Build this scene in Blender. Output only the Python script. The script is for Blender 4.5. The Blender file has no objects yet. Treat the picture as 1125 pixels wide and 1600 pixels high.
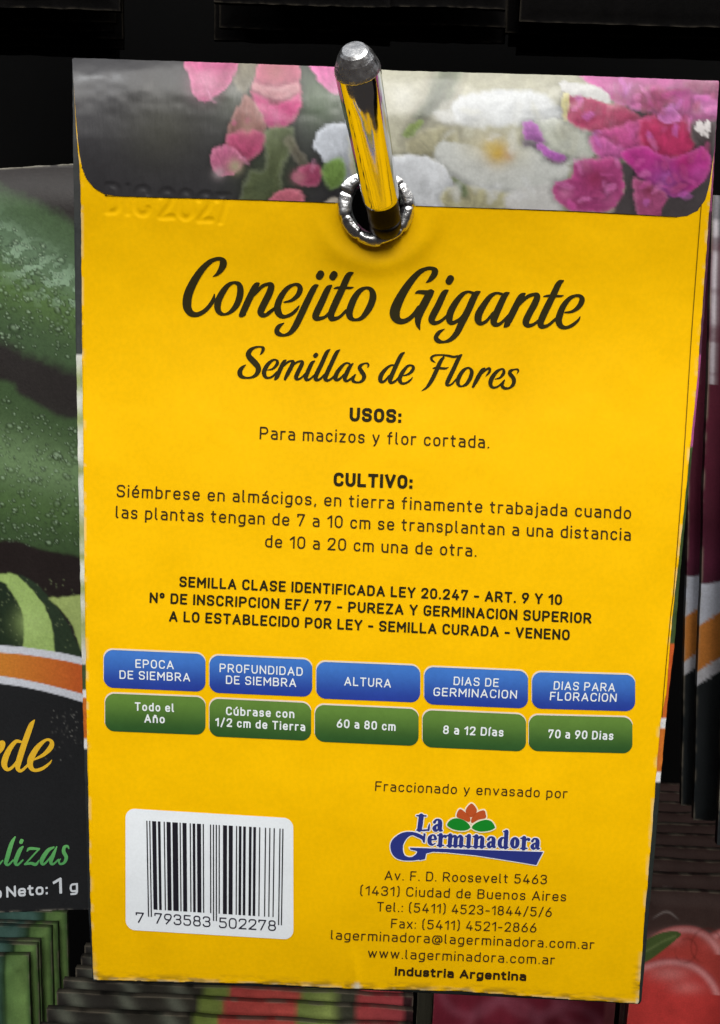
import bpy, math, random
import numpy as np
from mathutils import Matrix, Vector

random.seed(7)
rng = np.random.default_rng(7)
sc = bpy.context.scene

# ------------------------------------------------------------------ camera
F, CX, CY, SC = 1500.0, 562.5, 800.0, 0.09          # focal length in photo pixels, photo centre, packet width in metres
rx, ry, rz, tx, ty, tz = 0.1737, 0.0111, 0.0327, 0.0309, 0.0979, 1.6218


def rotm(a, b, c):
    ca, sa, cb, sb, cc, s_c = math.cos(a), math.sin(a), math.cos(b), math.sin(b), math.cos(c), math.sin(c)
    return (np.array([[cc, -s_c, 0], [s_c, cc, 0], [0, 0, 1]]) @ np.array([[cb, 0, sb], [0, 1, 0], [-sb, 0, cb]])
            @ np.array([[1, 0, 0], [0, ca, -sa], [0, sa, ca]]))


A = np.array([[1., 0, 0], [0, 0, 1.], [0, -1., 0]])   # packet axes (right, down, away) -> world (X, -Z, Y)
RC = rotm(rx, ry, rz) @ A.T                            # world -> camera (right, down, forward)
CAM = A @ (-(rotm(rx, ry, rz).T @ np.array([tx, ty, tz])) * SC)
cd = bpy.data.cameras.new('camera')
cam = bpy.data.objects.new('camera', cd)
sc.collection.objects.link(cam)
bw = RC.T @ np.diag([1., -1., -1.])
cam.matrix_world = Matrix([list(bw[i]) + [CAM[i]] for i in range(3)] + [[0, 0, 0, 1]])
cd.sensor_fit = 'VERTICAL'
cd.sensor_height = 36.0
cd.lens = 36.0 * F / 1600.0
cd.clip_start, cd.clip_end = 0.005, 50.0
sc.camera = cam
DIST = -CAM[1]                                         # camera to the packet plane (Y = 0)

# ------------------------------------------------------------------ light: a shop with lamps above
w = bpy.data.worlds.new('World')
sc.world = w
w.use_nodes = True
bg = w.node_tree.nodes['Background']
bg.inputs[0].default_value = (0.75, 0.8, 0.9, 1)
bg.inputs[1].default_value = 1.0
# a dim shop with a pale ceiling overhead
_n, _l = w.node_tree.nodes, w.node_tree.links
_tc = _n.new('ShaderNodeTexCoord')
_sx = _n.new('ShaderNodeSeparateXYZ')
_l.new(_tc.outputs['Generated'], _sx.inputs[0])
_rp = _n.new('ShaderNodeValToRGB')
_rp.color_ramp.elements[0].position, _rp.color_ramp.elements[0].color = 0.10, (0.035, 0.031, 0.030, 1)
_rp.color_ramp.elements[1].position, _rp.color_ramp.elements[1].color = 0.70, (0.30, 0.31, 0.33, 1)
_l.new(_sx.outputs['Z'], _rp.inputs[0])
_l.new(_rp.outputs[0], bg.inputs[0])


def area(name, loc, target, sx, sy, watts, col):
    ld = bpy.data.lights.new(name, 'AREA')
    ld.shape, ld.size, ld.size_y, ld.energy, ld.color = 'RECTANGLE', sx, sy, watts, col
    o = bpy.data.objects.new(name, ld)
    sc.collection.objects.link(o)
    d = Vector(target) - Vector(loc)
    o.location = loc
    o.rotation_euler = d.to_track_quat('-Z', 'Y').to_euler()
    return o


area('shop_lamp', (0.08, -0.32, 0.50), (0, 0, 0.02), 0.95, 0.34, 3.95, (1.0, 0.97, 0.92))  # display lamp added close above the rack so the depth behind falls dark
area('shop_lamp', (-0.42, -0.42, 0.62), (0, 0, 0.02), 0.12, 0.20, 1.2, (0.95, 0.98, 1.0))
area('shop_lamp', (0.1, -1.5, 1.0), (0, 0, -0.05), 0.6, 0.6, 14.0, (1.0, 0.97, 0.93))
sc.view_settings.view_transform = 'Standard'
sc.view_settings.look = 'None'
sc.view_settings.exposure = 0.10
sc.view_settings.gamma = 1.0


# ------------------------------------------------------------------ geometry helpers
def P(x, y, Y=0.0):
    """the point of the plane at depth Y that the photo shows at pixel (x, y)"""
    x, y, Y = np.broadcast_arrays(np.asarray(x, float), np.asarray(y, float), np.asarray(Y, float))
    d = np.stack([(x - CX) / F, (y - CY) / F, np.ones_like(x)], -1) @ RC
    t = (Y - CAM[1]) / d[..., 1]
    return CAM + d * t[..., None]


def proj(p):
    q = (np.asarray(p, float) - CAM) @ RC.T
    return np.stack([CX + F * q[..., 0] / q[..., 2], CY + F * q[..., 1] / q[..., 2]], -1)


def s2l(c):
    c = np.asarray(c, float) / 255.0
    return np.where(c <= 0.04045, c / 12.92, ((c + 0.055) / 1.055) ** 2.4)


def vnoise(x, y, seed=0):
    """smooth value noise in 0..1"""
    def h(i, j):
        n = np.sin(i * 127.1 + j * 311.7 + seed * 74.7) * 43758.5453
        return n - np.floor(n)
    xi, yi = np.floor(x), np.floor(y)
    fx, fy = x - xi, y - yi
    fx, fy = fx * fx * (3 - 2 * fx), fy * fy * (3 - 2 * fy)
    return ((h(xi, yi) * (1 - fx) + h(xi + 1, yi) * fx) * (1 - fy) + (h(xi, yi + 1) * (1 - fx) + h(xi + 1, yi + 1) * fx) * fy)


def fbm(x, y, seed=0, octv=3):
    r, a, t = 0, 1.0, 0
    for k in range(octv):
        r = r + a * vnoise(x * 2 ** k, y * 2 ** k, seed + k)
        t += a
        a *= 0.55
    return r / t


def sstep(a, b, x):
    t = np.clip((x - a) / (b - a), 0, 1)
    return t * t * (3 - 2 * t)


def catmull(pts, n=8, closed=False):
    p = np.asarray(pts, float)
    if closed:
        p = np.vstack([p[-1], p, p[0], p[1]])
    else:
        p = np.vstack([2 * p[0] - p[1], p, 2 * p[-1] - p[-2]])
    out = []
    for i in range(1, len(p) - 2):
        for t in np.arange(n) / n:
            a, b, c, d = p[i - 1], p[i], p[i + 1], p[i + 2]
            out.append(0.5 * (2 * b + (c - a) * t + (2 * a - 5 * b + 4 * c - d) * t * t + (3 * b - a - 3 * c + d) * t ** 3))
    if not closed:
        out.append(p[-2])
    return np.array(out)


def poly_sdf(X, Y, pts):
    """signed distance to a polygon, positive inside"""
    p = np.asarray(pts, float)
    d = np.full(X.shape, 1e9)
    ins = np.zeros(X.shape, bool)
    for (ax, ay), (bx, by) in zip(p, np.roll(p, -1, 0)):
        ex, ey = bx - ax, by - ay
        L = ex * ex + ey * ey
        if L < 1e-12:
            continue
        t = np.clip(((X - ax) * ex + (Y - ay) * ey) / L, 0, 1)
        d = np.minimum(d, (X - ax - t * ex) ** 2 + (Y - ay - t * ey) ** 2)
        c = (ay > Y) != (by > Y)
        with np.errstate(divide='ignore', invalid='ignore'):
            ins ^= c & (X < (bx - ax) * (Y - ay) / (by - ay if by != ay else 1e-12) + ax)
    d = np.sqrt(d)
    return np.where(ins, d, -d)


def brush_field(X, Y, Fd, pts, closed=False, n=7):
    """adds a brush stroke (x, y, width per point) to the field Fd, positive inside"""
    q = catmull(pts, n, closed)
    if closed:
        q = np.vstack([q, q[0]])
    for a, b in zip(q[:-1], q[1:]):
        ra, rb = max(a[2], .4) / 2, max(b[2], .4) / 2
        m = max(ra, rb) + 4
        i0, i1 = np.searchsorted(X[0], [min(a[0], b[0]) - m, max(a[0], b[0]) + m])
        j0, j1 = np.searchsorted(Y[:, 0], [min(a[1], b[1]) - m, max(a[1], b[1]) + m])
        if i1 <= i0 or j1 <= j0:
            continue
        sx, sy = X[j0:j1, i0:i1], Y[j0:j1, i0:i1]
        ex, ey = b[0] - a[0], b[1] - a[1]
        L = ex * ex + ey * ey + 1e-12
        t = np.clip(((sx - a[0]) * ex + (sy - a[1]) * ey) / L, 0, 1)
        f = ra + (rb - ra) * t - np.hypot(sx - a[0] - t * ex, sy - a[1] - t * ey)
        Fd[j0:j1, i0:i1] = np.maximum(Fd[j0:j1, i0:i1], f)
    return Fd


def march(xs, ys, Fd):
    """polygons of the region Fd > 0 on the grid xs, ys -> (points, faces)"""
    ny, nx = Fd.shape
    ins = Fd > 0
    cnt = ins[:-1, :-1].astype(int) + ins[1:, :-1] + ins[:-1, 1:] + ins[1:, 1:]
    pts, faces, key = [], [], {}

    def corner(j, i):
        k = (j, i)
        if k not in key:
            key[k] = len(pts)
            pts.append((xs[i], ys[j]))
        return key[k]

    def edge(j0, i0, j1, i1):
        k = (j0, i0, j1, i1) if (j0, i0) < (j1, i1) else (j1, i1, j0, i0)
        if k not in key:
            a, b = Fd[k[0], k[1]], Fd[k[2], k[3]]
            t = min(max(a / (a - b), 0.02), 0.98)
            key[k] = len(pts)
            pts.append((xs[k[1]] + (xs[k[3]] - xs[k[1]]) * t, ys[k[0]] + (ys[k[2]] - ys[k[0]]) * t))
        return key[k]

    for j, i in zip(*np.nonzero(cnt)):
        c = ((j, i), (j, i + 1), (j + 1, i + 1), (j + 1, i))
        if cnt[j, i] == 4:
            faces.append([corner(*k) for k in c])
            continue
        f = []
        for a, b in zip(c, c[1:] + c[:1]):
            if ins[a]:
                f.append(corner(*a))
            if ins[a] != ins[b]:
                f.append(edge(*a, *b))
        if len(f) > 2:
            faces.append(f)
    return np.array(pts).reshape(-1, 2), faces


# ------------------------------------------------------------------ objects
def link(name, me, parent=None):
    o = bpy.data.objects.new(name, me)
    sc.collection.objects.link(o)
    if parent is not None:
        o.parent = parent
    return o


def origin(o):
    p = np.zeros(3)
    while o is not None:
        p = p + np.array(o.location)
        o = o.parent
    return p


def mesh(name, verts, faces, mat, parent=None, cols=None, smooth=False, flip=False):
    v = np.asarray(verts, float) - origin(parent)
    me = bpy.data.meshes.new(name)
    me.from_pydata(v.tolist(), [], [list(f)[::-1] for f in faces] if flip else faces)
    if cols is not None:
        a = me.attributes.new('Col', 'FLOAT_COLOR', 'POINT')
        c = np.ones((len(v), 4), np.float32)
        c[:, :3] = cols
        a.data.foreach_set('color', c.ravel())
    me.materials.append(mat)
    if smooth:
        me.polygons.foreach_set('use_smooth', [True] * len(me.polygons))
    me.update()
    return link(name, me, parent)


def tag(o, label, cat, group=None, kind=None):
    o['label'] = label
    o['category'] = cat
    if group:
        o['group'] = group
    if kind:
        o['kind'] = kind
    return o


def empty(name, loc):
    o = bpy.data.objects.new(name, None)
    o.empty_display_size = 0.01
    sc.collection.objects.link(o)
    o.location = loc
    return o


def skirt(verts, faces, cols, depth):
    """adds the thickness of the sheet behind its outline"""
    cnt = {}
    for f in faces:
        for a, b in zip(f, f[1:] + f[:1]):
            k = (a, b) if a < b else (b, a)
            cnt[k] = None if k in cnt else (a, b)
    e = [v for v in cnt.values() if v]
    used = sorted({i for ab in e for i in ab})
    n = len(verts)
    m = {i: n + k for k, i in enumerate(used)}
    back = np.array(verts)[used] + [0, depth, 0]
    verts = np.vstack([verts, back])
    cols = np.vstack([cols, np.array(cols)[used]])
    return verts, faces + [[b, a, m[a], m[b]] for a, b in e], cols


# ------------------------------------------------------------------ materials
def nodes(name):
    m = bpy.data.materials.new(name)
    m.use_nodes = True
    return m, m.node_tree.nodes, m.node_tree.links, m.node_tree.nodes['Principled BSDF']


def print_mat(name, rough=0.42, spec=0.5, bump=0.12, scale=2600, grain=0.10, streak=False, coat=0.0):
    """ink on coated paper: colour from the printed picture, fine print grain and paper tooth"""
    m, n, l, b = nodes(name)
    at = n.new('ShaderNodeAttribute')
    at.attribute_name = 'Col'
    tc = n.new('ShaderNodeTexCoord')
    ns = n.new('ShaderNodeTexNoise')
    ns.inputs['Scale'].default_value = scale
    ns.inputs['Detail'].default_value = 3
    l.new(tc.outputs['Object'], ns.inputs['Vector'])
    mr = n.new('ShaderNodeMapRange')
    mr.inputs['From Min'].default_value, mr.inputs['From Max'].default_value = 0.3, 0.7
    mr.inputs['To Min'].default_value, mr.inputs['To Max'].default_value = 1 - grain, 1.0
    l.new(ns.outputs['Fac'], mr.inputs['Value'])
    n2 = n.new('ShaderNodeTexNoise')
    n2.inputs['Scale'].default_value = 95
    n2.inputs['Detail'].default_value = 4
    l.new(tc.outputs['Object'], n2.inputs['Vector'])
    m2 = n.new('ShaderNodeMapRange')
    m2.inputs['From Min'].default_value, m2.inputs['From Max'].default_value = 0.35, 0.65
    m2.inputs['To Min'].default_value, m2.inputs['To Max'].default_value = 0.95, 1.0
    l.new(n2.outputs['Fac'], m2.inputs['Value'])
    mm = n.new('ShaderNodeMath')
    mm.operation = 'MULTIPLY'
    l.new(mr.outputs[0], mm.inputs[0])
    l.new(m2.outputs[0], mm.inputs[1])
    mx = n.new('ShaderNodeVectorMath')
    mx.operation = 'SCALE'
    l.new(at.outputs['Color'], mx.inputs[0])
    l.new(mm.outputs[0], mx.inputs['Scale'])
    l.new(mx.outputs[0], b.inputs['Base Color'])
    rr = n.new('ShaderNodeMapRange')
    rr.inputs['To Min'].default_value, rr.inputs['To Max'].default_value = rough - 0.08, rough + 0.1
    l.new(n2.outputs['Fac'], rr.inputs['Value'])
    l.new(rr.outputs[0], b.inputs['Roughness'])
    b.inputs['Specular IOR Level'].default_value = spec
    b.inputs['Coat Weight'].default_value = coat
    b.inputs['Coat Roughness'].default_value = 0.2
    bp = n.new('ShaderNodeBump')
    bp.inputs['Strength'].default_value = bump
    bp.inputs['Distance'].default_value = 0.0003
    if streak:
        mp = n.new('ShaderNodeMapping')
        mp.inputs['Scale'].default_value = (1.0, 1.0, 0.25)
        l.new(tc.outputs['Object'], mp.inputs['Vector'])
        n3 = n.new('ShaderNodeTexNoise')
        n3.inputs['Scale'].default_value = 1100
        n3.inputs['Detail'].default_value = 2
        l.new(mp.outputs[0], n3.inputs['Vector'])
        l.new(n3.outputs['Fac'], bp.inputs['Height'])
    else:
        l.new(ns.outputs['Fac'], bp.inputs['Height'])
    l.new(bp.outputs[0], b.inputs['Normal'])
    return m


M_YEL = print_mat('yellow_coated_paper', 0.5, 0.07, 0.05, 1500, 0.06)
M_INK = print_mat('printed_ink', 0.5, 0.08, 0.02, 2600, 0.05)
M_BAND = print_mat('glossy_printed_photo', 0.36, 0.3, 0.16, 2600, 0.10, streak=True, coat=0.30)
M_CARD = print_mat('printed_packet_paper', 0.48, 0.22, 0.12, 1800, 0.16)
M_DARK = print_mat('shaded_packet_paper', 0.7, 0.03, 0.2, 900, 0.3)


def metal(name, col, rough, bump, scale, stretch=None):
    m, n, l, b = nodes(name)
    b.inputs['Base Color'].default_value = (*col, 1)
    b.inputs['Metallic'].default_value = 1
    tc = n.new('ShaderNodeTexCoord')
    ns = n.new('ShaderNodeTexNoise')
    ns.inputs['Scale'].default_value = scale
    ns.inputs['Detail'].default_value = 4
    if stretch:
        mp = n.new('ShaderNodeMapping')
        mp.inputs['Scale'].default_value = stretch
        l.new(tc.outputs['Object'], mp.inputs['Vector'])
        l.new(mp.outputs[0], ns.inputs['Vector'])
    else:
        l.new(tc.outputs['Object'], ns.inputs['Vector'])
    mr = n.new('ShaderNodeMapRange')
    mr.inputs['To Min'].default_value, mr.inputs['To Max'].default_value = rough * 0.4, rough * 1.8
    l.new(ns.outputs['Fac'], mr.inputs['Value'])
    l.new(mr.outputs[0], b.inputs['Roughness'])
    bp = n.new('ShaderNodeBump')
    bp.inputs['Strength'].default_value = bump
    bp.inputs['Distance'].default_value = 0.0004
    l.new(ns.outputs['Fac'], bp.inputs['Height'])
    l.new(bp.outputs[0], b.inputs['Normal'])
    return m


M_CHROME = metal('chromed_steel', (0.82, 0.82, 0.82), 0.06, 0.012, 700)
M_TIP = metal('brightened_chrome', (0.95, 0.95, 0.95), 0.27, 0.3, 1100)  # lighter and rougher than the sleeve so the tip picks up lamp glow
M_EYE = metal('crimped_tin', (0.68, 0.68, 0.68), 0.26, 0.4, 900)


def plain(name, col, rough=0.7, noise=0.25, scale=60):
    m, n, l, b = nodes(name)
    tc = n.new('ShaderNodeTexCoord')
    ns = n.new('ShaderNodeTexNoise')
    ns.inputs['Scale'].default_value = scale
    l.new(tc.outputs['Object'], ns.inputs['Vector'])
    cr = n.new('ShaderNodeMix')
    cr.data_type = 'RGBA'
    cr.inputs['A'].default_value = (*[c * (1 - noise) for c in col], 1)
    cr.inputs['B'].default_value = (*[c * (1 + noise) for c in col], 1)
    l.new(ns.outputs['Fac'], cr.inputs['Factor'])
    l.new(cr.outputs['Result'], b.inputs['Base Color'])
    b.inputs['Roughness'].default_value = rough
    b.inputs['Specular IOR Level'].default_value = 0.1
    return m


# ------------------------------------------------------------------ lettering: an upright technical sans (centre lines) and brush scripts
def G(wd, *paths):
    out = []
    for s in paths:
        closed = s.endswith('z')
        pts = [tuple(float(v) for v in q.split(',')) for q in s.rstrip('z').split()]
        out.append((pts, closed))
    return wd, out


GL = {
    'A': G(.62, '0,0 .31,1 .62,0', '.1,.29 .52,.29'),
    'B': G(.54, '0,0 0,1 .51,1,.24 .51,.53,.23 0,.53', '.1,.53 .54,.53,.26 .54,0,.26 0,0'),
    'C': G(.53, '.53,.79 .53,1,.25 0,1,.26 0,0,.26 .53,0,.25 .53,.21'),
    'D': G(.55, '0,0 0,1 .55,1,.29 .55,0,.29 z'),
    'E': G(.47, '.47,1 0,1 0,0 .47,0', '0,.52 .4,.52'),
    'F': G(.46, '.46,1 0,1 0,0', '0,.5 .4,.5'),
    'G': G(.54, '.54,.80 .54,1,.24 0,1,.26 0,0,.26 .54,0,.26 .54,.44 .32,.44'),
    'I': G(.0, '0,0 0,1'),
    'L': G(.44, '0,1 0,0 .44,0'),
    'M': G(.68, '0,0 0,1 .34,.35 .68,1 .68,0'),
    'N': G(.57, '0,0 0,1 .57,0 .57,1'),
    'O': G(.54, '0,0,.27 0,1,.27 .54,1,.27 .54,0,.27 z'),
    'P': G(.54, '0,0 0,1 .54,1,.27 .54,.44,.27 0,.44'),
    'R': G(.56, '0,0 0,1 .54,1,.27 .54,.46,.27 0,.46', '.28,.46 .56,0'),
    'S': G(.52, '.52,.8 .52,1,.25 0,1,.25 0,.54,.22 .52,.48,.22 .52,0,.25 0,0,.25 0,.2'),
    'T': G(.54, '0,1 .54,1', '.27,1 .27,0'),
    'U': G(.54, '0,1 0,0,.27 .54,0,.27 .54,1'),
    'V': G(.58, '0,1 .29,0 .58,1'),
    'Y': G(.56, '0,1 .28,.42 .56,1', '.28,.42 .28,0'),
    'Z': G(.5, '0,1 .5,1 0,0 .5,0'),
    'a': G(.42, '.04,.7 .42,.7,.2 .42,0', '.42,.4 0,.4,.19 0,0,.19 .42,0'),
    'b': G(.44, '0,1 0,0', '0,.7 .44,.7,.22 .44,0,.22 0,0'),
    'c': G(.4, '.4,.54 .4,.7,.19 0,.7,.21 0,0,.21 .4,0,.19 .4,.16'),
    'd': G(.44, '.44,1 .44,0', '.44,.7 0,.7,.22 0,0,.22 .44,0'),
    'e': G(.44, '0,.35 .44,.35 .44,.7,.22 0,.7,.22 0,0,.22 .42,0,.2 .42,.1'),
    'f': G(.3, '.3,1 .1,1,.14 .1,0', '-.02,.68 .28,.68'),
    'g': G(.44, '.44,.7 .44,-.28,.2 .04,-.28', '.44,.7 0,.7,.22 0,0,.22 .44,0'),
    'i': G(.0, '0,0 0,.7', '0,1.0 0,1.01'),
    'j': G(.08, '.08,.7 .08,-.28,.12 -.08,-.28', '.08,1.0 .08,1.01'),
    'l': G(.13, '0,1 0,0,.12 .13,0'),
    'm': G(.72, '0,0 0,.7', '0,.7 .36,.7,.17 .36,0', '.3,.7 .72,.7,.17 .72,0'),
    'n': G(.43, '0,0 0,.7', '0,.7 .43,.7,.2 .43,0'),
    'o': G(.44, '0,0,.22 0,.7,.22 .44,.7,.22 .44,0,.22 z'),
    'p': G(.44, '0,.7 0,-.28', '0,.7 .44,.7,.22 .44,0,.22 0,0'),
    'r': G(.28, '0,0 0,.7', '0,.5 0,.7,.16 .28,.7'),
    's': G(.38, '.37,.56 .37,.7,.16 0,.7,.17 0,.37,.15 .38,.33,.15 .38,0,.17 0,0,.16 0,.13'),
    't': G(.28, '.08,.92 .08,0,.15 .28,0', '-.03,.7 .26,.7'),
    'u': G(.43, '0,.7 0,0,.2 .43,0', '.43,.7 .43,0'),
    'v': G(.44, '0,.7 .22,0 .44,.7'),
    'w': G(.68, '0,.7 .17,0 .34,.7 .51,0 .68,.7'),
    'x': G(.42, '0,.7 .42,0', '0,0 .42,.7'),
    'y': G(.44, '0,.7 .22,.02', '.44,.7 .18,-.16,.1 .05,-.28'),
    'z': G(.38, '0,.7 .38,.7 0,0 .38,0'),
    '0': G(.5, '0,0,.25 0,1,.25 .5,1,.25 .5,0,.25 z'),
    '1': G(.26, '0,.76 .26,1 .26,0'),
    '2': G(.5, '0,.76 0,1,.24 .5,1,.25 .5,.6,.2 0,0 .5,0'),
    '3': G(.5, '0,.8 0,1,.22 .48,1,.24 .48,.53,.22 .18,.53', '.18,.53 .5,.53,.25 .5,0,.26 0,0,.24 0,.2'),
    '4': G(.54, '.3,1 0,.24 .54,.24', '.4,.5 .4,0'),
    '5': G(.5, '.46,1 .04,1 .03,.6 .5,.62,.25 .5,0,.26 0,0,.24 0,.18'),
    '6': G(.5, '.36,1 0,.42,.2 0,0,.25 .5,0,.25 .5,.58,.25 .1,.58'),
    '7': G(.5, '0,.82 0,1 .5,1 .16,0'),
    '8': G(.5, '.03,.53,.2 .03,1,.22 .47,1,.22 .47,.53,.2 z', '0,0,.25 0,.53,.22 .5,.53,.22 .5,0,.25 z'),
    '9': G(.5, '.14,0 .5,.58,.2 .5,1,.25 0,1,.25 0,.42,.25 .4,.42'),
    ':': G(.02, '.01,.02 .01,.03', '.01,.6 .01,.61'),
    '.': G(.02, '.01,0 .01,.01'),
    ',': G(.04, '.03,.02 .0,-.13'),
    '-': G(.3, '0,.4 .3,.4'),
    '/': G(.36, '0,-.1 .36,1.06'),
    '(': G(.16, '.16,1.14 0,1.05,.18 0,-.05,.18 .16,-.14'),
    ')': G(.16, '0,1.14 .16,1.05,.18 .16,-.05,.18 0,-.14'),
    '@': G(.8, '.6,.12 .58,.58,.1 .26,.62,.2 .2,.1,.16 .54,.1,.1 .58,.3', '.58,.12 .8,.08,.14 .8,.82,.3 0,.82,.34 0,-.14,.34 .62,-.14'),
    'º': G(.28, '0,.58,.14 0,1,.14 .28,1,.14 .28,.58,.14 z'),
}
for base, comb in (('e', 'é'), ('a', 'á'), ('u', 'ú')):
    GL[comb] = (GL[base][0], GL[base][1] + [([(.2, .88), (.31, 1.04)], False)])
GL['í'] = (.02, [([(.0, 0), (.0, .7)], False), ([(.0, .88), (.1, 1.04)], False)])
GL['ñ'] = (GL['n'][0], GL['n'][1] + [([(.06, .88), (.16, .97, .04), (.26, .88, .04), (.36, .96)], False)])


def round_path(pts, closed, sx, sy):
    p = [(q[0] * sx, q[1] * sy) for q in pts]
    r = [(q[2] if len(q) > 2 else 0) * min(sx, sy) for q in pts]
    n, out = len(p), []
    for i in range(n):
        if r[i] <= 0 or (not closed and i in (0, n - 1)):
            out.append(p[i])
            continue
        a, b, c = np.array(p[i - 1]), np.array(p[i]), np.array(p[(i + 1) % n])
        u, v = a - b, c - b
        lu, lv = np.hypot(*u), np.hypot(*v)
        rr = min(r[i], lu * .98 if (not closed and i == 1) else lu / 2 * 1.0 if r[i - 1] else lu * .98,
                 lv * .98 if (not closed and i == n - 2) else lv / 2 if r[(i + 1) % n] else lv * .98)
        ra_, rb_ = (min(rr * 1.32, lu * .5) if abs(u[1]) > abs(u[0]) and lu > 2 * rr else rr), (min(rr * 1.32, lv * .5) if abs(v[1]) > abs(v[0]) and lv > 2 * rr else rr)
        s, e = b + u / lu * ra_, b + v / lv * rb_
        for t in np.linspace(0, 1, 6):
            # quadratic pulled towards the corner looks like a quarter ellipse
            k = 0.92
            m = s * (1 - t) ** 3 + 3 * (1 - t) ** 2 * t * (s + (b - s) * .6 * k) + 3 * (1 - t) * t * t * (e + (b - e) * .6 * k) + e * t ** 3
            out.append(tuple(m))
    return out


def glyph_mesh(ch, sx, sy, st, step):
    """one letter: width scale sx, height scale sy (both pixels), stroke st pixels -> points, faces"""
    segs, joints = [], []
    for pts, closed in GL[ch][1]:
        q = round_path(pts, closed, sx, sy)
        if closed:
            q = q + [q[0]]
        for k in range(len(q) - 1):
            a, b = np.array(q[k]), np.array(q[k + 1])
            d = b - a
            L = np.hypot(*d)
            if L < 1e-9:
                continue
            d = d / L
            if not closed and k == 0 and (L > .13 * sy or len(q) == 2):
                a = a - d * st * .5
            if not closed and k == len(q) - 2 and (L > .13 * sy or len(q) == 2):
                b = b + d * st * .5
            segs.append((a, b))
            if k > 0 or closed:
                joints.append(q[k])
    e = np.array([p for s in segs for p in s])
    x0, y0 = e.min(0) - st - step
    x1, y1 = e.max(0) + st + step
    xs, ys = np.arange(x0, x1 + step, step), np.arange(y0, y1 + step, step)
    X, Y = np.meshgrid(xs, ys)
    Fd = np.full(X.shape, -9.0)
    h = st / 2
    for a, b in segs:
        d = b - a
        L = np.hypot(*d)
        d = d / L
        u = (X - a[0]) * d[0] + (Y - a[1]) * d[1] - L / 2
        v = -(X - a[0]) * d[1] + (Y - a[1]) * d[0]
        Fd = np.maximum(Fd, np.minimum(L / 2 - np.abs(u), h - np.abs(v)))
    for j in joints:
        Fd = np.maximum(Fd, h - np.hypot(X - j[0], Y - j[1]))
    return march(xs, ys, Fd)


def line_px(text, a, b, cap, st, gap=.2, space=.40, step=None):
    """a line of lettering from baseline pixel a to baseline pixel b -> pixel points, faces"""
    a, b = np.array(a, float), np.array(b, float)
    L = np.hypot(*(b - a))
    d = (b - a) / L
    mid = P(*((a + b) / 2))
    up = proj(mid + [0, 0, .001]) - proj(mid)
    up = up / np.hypot(*up)
    sy = cap - st
    wds = sum((GL[c][0] if c != ' ' else space) for c in text)
    gaps = len(text.replace(' ', '')) - 1
    n_ink = sum(1 for c in text if c != ' ')
    # natural gaps hold the stroke too; the scale in x fits the line between its two ends
    sx = (L - st - gaps * st) / (wds + gaps * gap)
    pts, faces, x, off = [], [], st / 2, 0
    prev = None
    for c in text:
        if c == ' ':
            x += space * sx
            continue
        if prev is not None:
            x += gap * sx + st
        q, f = glyph_mesh(c, sx, sy, st, step or min(.75, st * .3))
        if len(q):
            w_ = a + (q[:, :1] + x) * d + (q[:, 1:] + st / 2) * up
            pts.append(w_)
            faces += [[i + off for i in g] for g in f]
            off += len(q)
        x += GL[c][0] * sx
        prev = c
    return np.vstack(pts), faces


def strokes_px(frame, items, step=.8, polys=()):
    """brush lettering traced in an enlargement (x0, y0, scale) -> field on a pixel grid"""
    x0, y0, s = frame
    allp = [((np.array(p) * [1 / s, 1 / s, 1 / s] + [x0, y0, 0]), c) for p, c in items]
    pl = [np.array(p) / s + [x0, y0] for p in polys]
    e = np.vstack([p[:, :2] for p, _ in allp] + pl)
    m = 14
    xs = np.arange(e[:, 0].min() - m, e[:, 0].max() + m, step)
    ys = np.arange(e[:, 1].min() - m, e[:, 1].max() + m, step)
    X, Y = np.meshgrid(xs, ys)
    Fd = np.full(X.shape, -9.0)
    for p, c in allp:
        brush_field(X, Y, Fd, p, c)
    for p in pl:
        Fd = np.maximum(Fd, poly_sdf(X, Y, p))
    return xs, ys, Fd


# ------------------------------------------------------------------ the yellow packet
# embossed date stamp, as a height field
EMB = []
for ch, (ex, ey), wch in (('D', (168, 331), 18), ('I', (200, 333), 1), ('C', (212, 335), 20), ('2', (251, 339), 19), ('0', (281, 341), 19),
                          ('2', (311, 344), 19), ('7', (339, 347), 18)):
    for pts, closed in GL[ch][1]:
        q = round_path(pts, closed, wch / max(GL[ch][0], .05) if GL[ch][0] else 1, 42)
        if closed:
            q = q + [q[0]]
        EMB.append(np.array([(ex + x, ey - y) for x, y in q]))
HOLE = (588.0, 322.0)


# the sheet hangs from the eyelet: it leans out above the belly and rolls back at the very top
SAG_Y = np.arange(60, 1620, 4.0)
_sl = np.interp(SAG_Y, [60, 92, 122, 155, 200, 260, 330, 400, 500, 640, 800, 1000, 1220, 1380, 1480, 1560], [-.62, -.56, -.30, -.10, .0, .15, .22, .18, .03, -.13, -.13, -.10, -.08, .02, .10, .14])
SAG_H = np.cumsum(_sl[::-1])[::-1] * 4.0 * 0.0000891
SAG_H = SAG_H - SAG_H.max() + .0004


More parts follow.
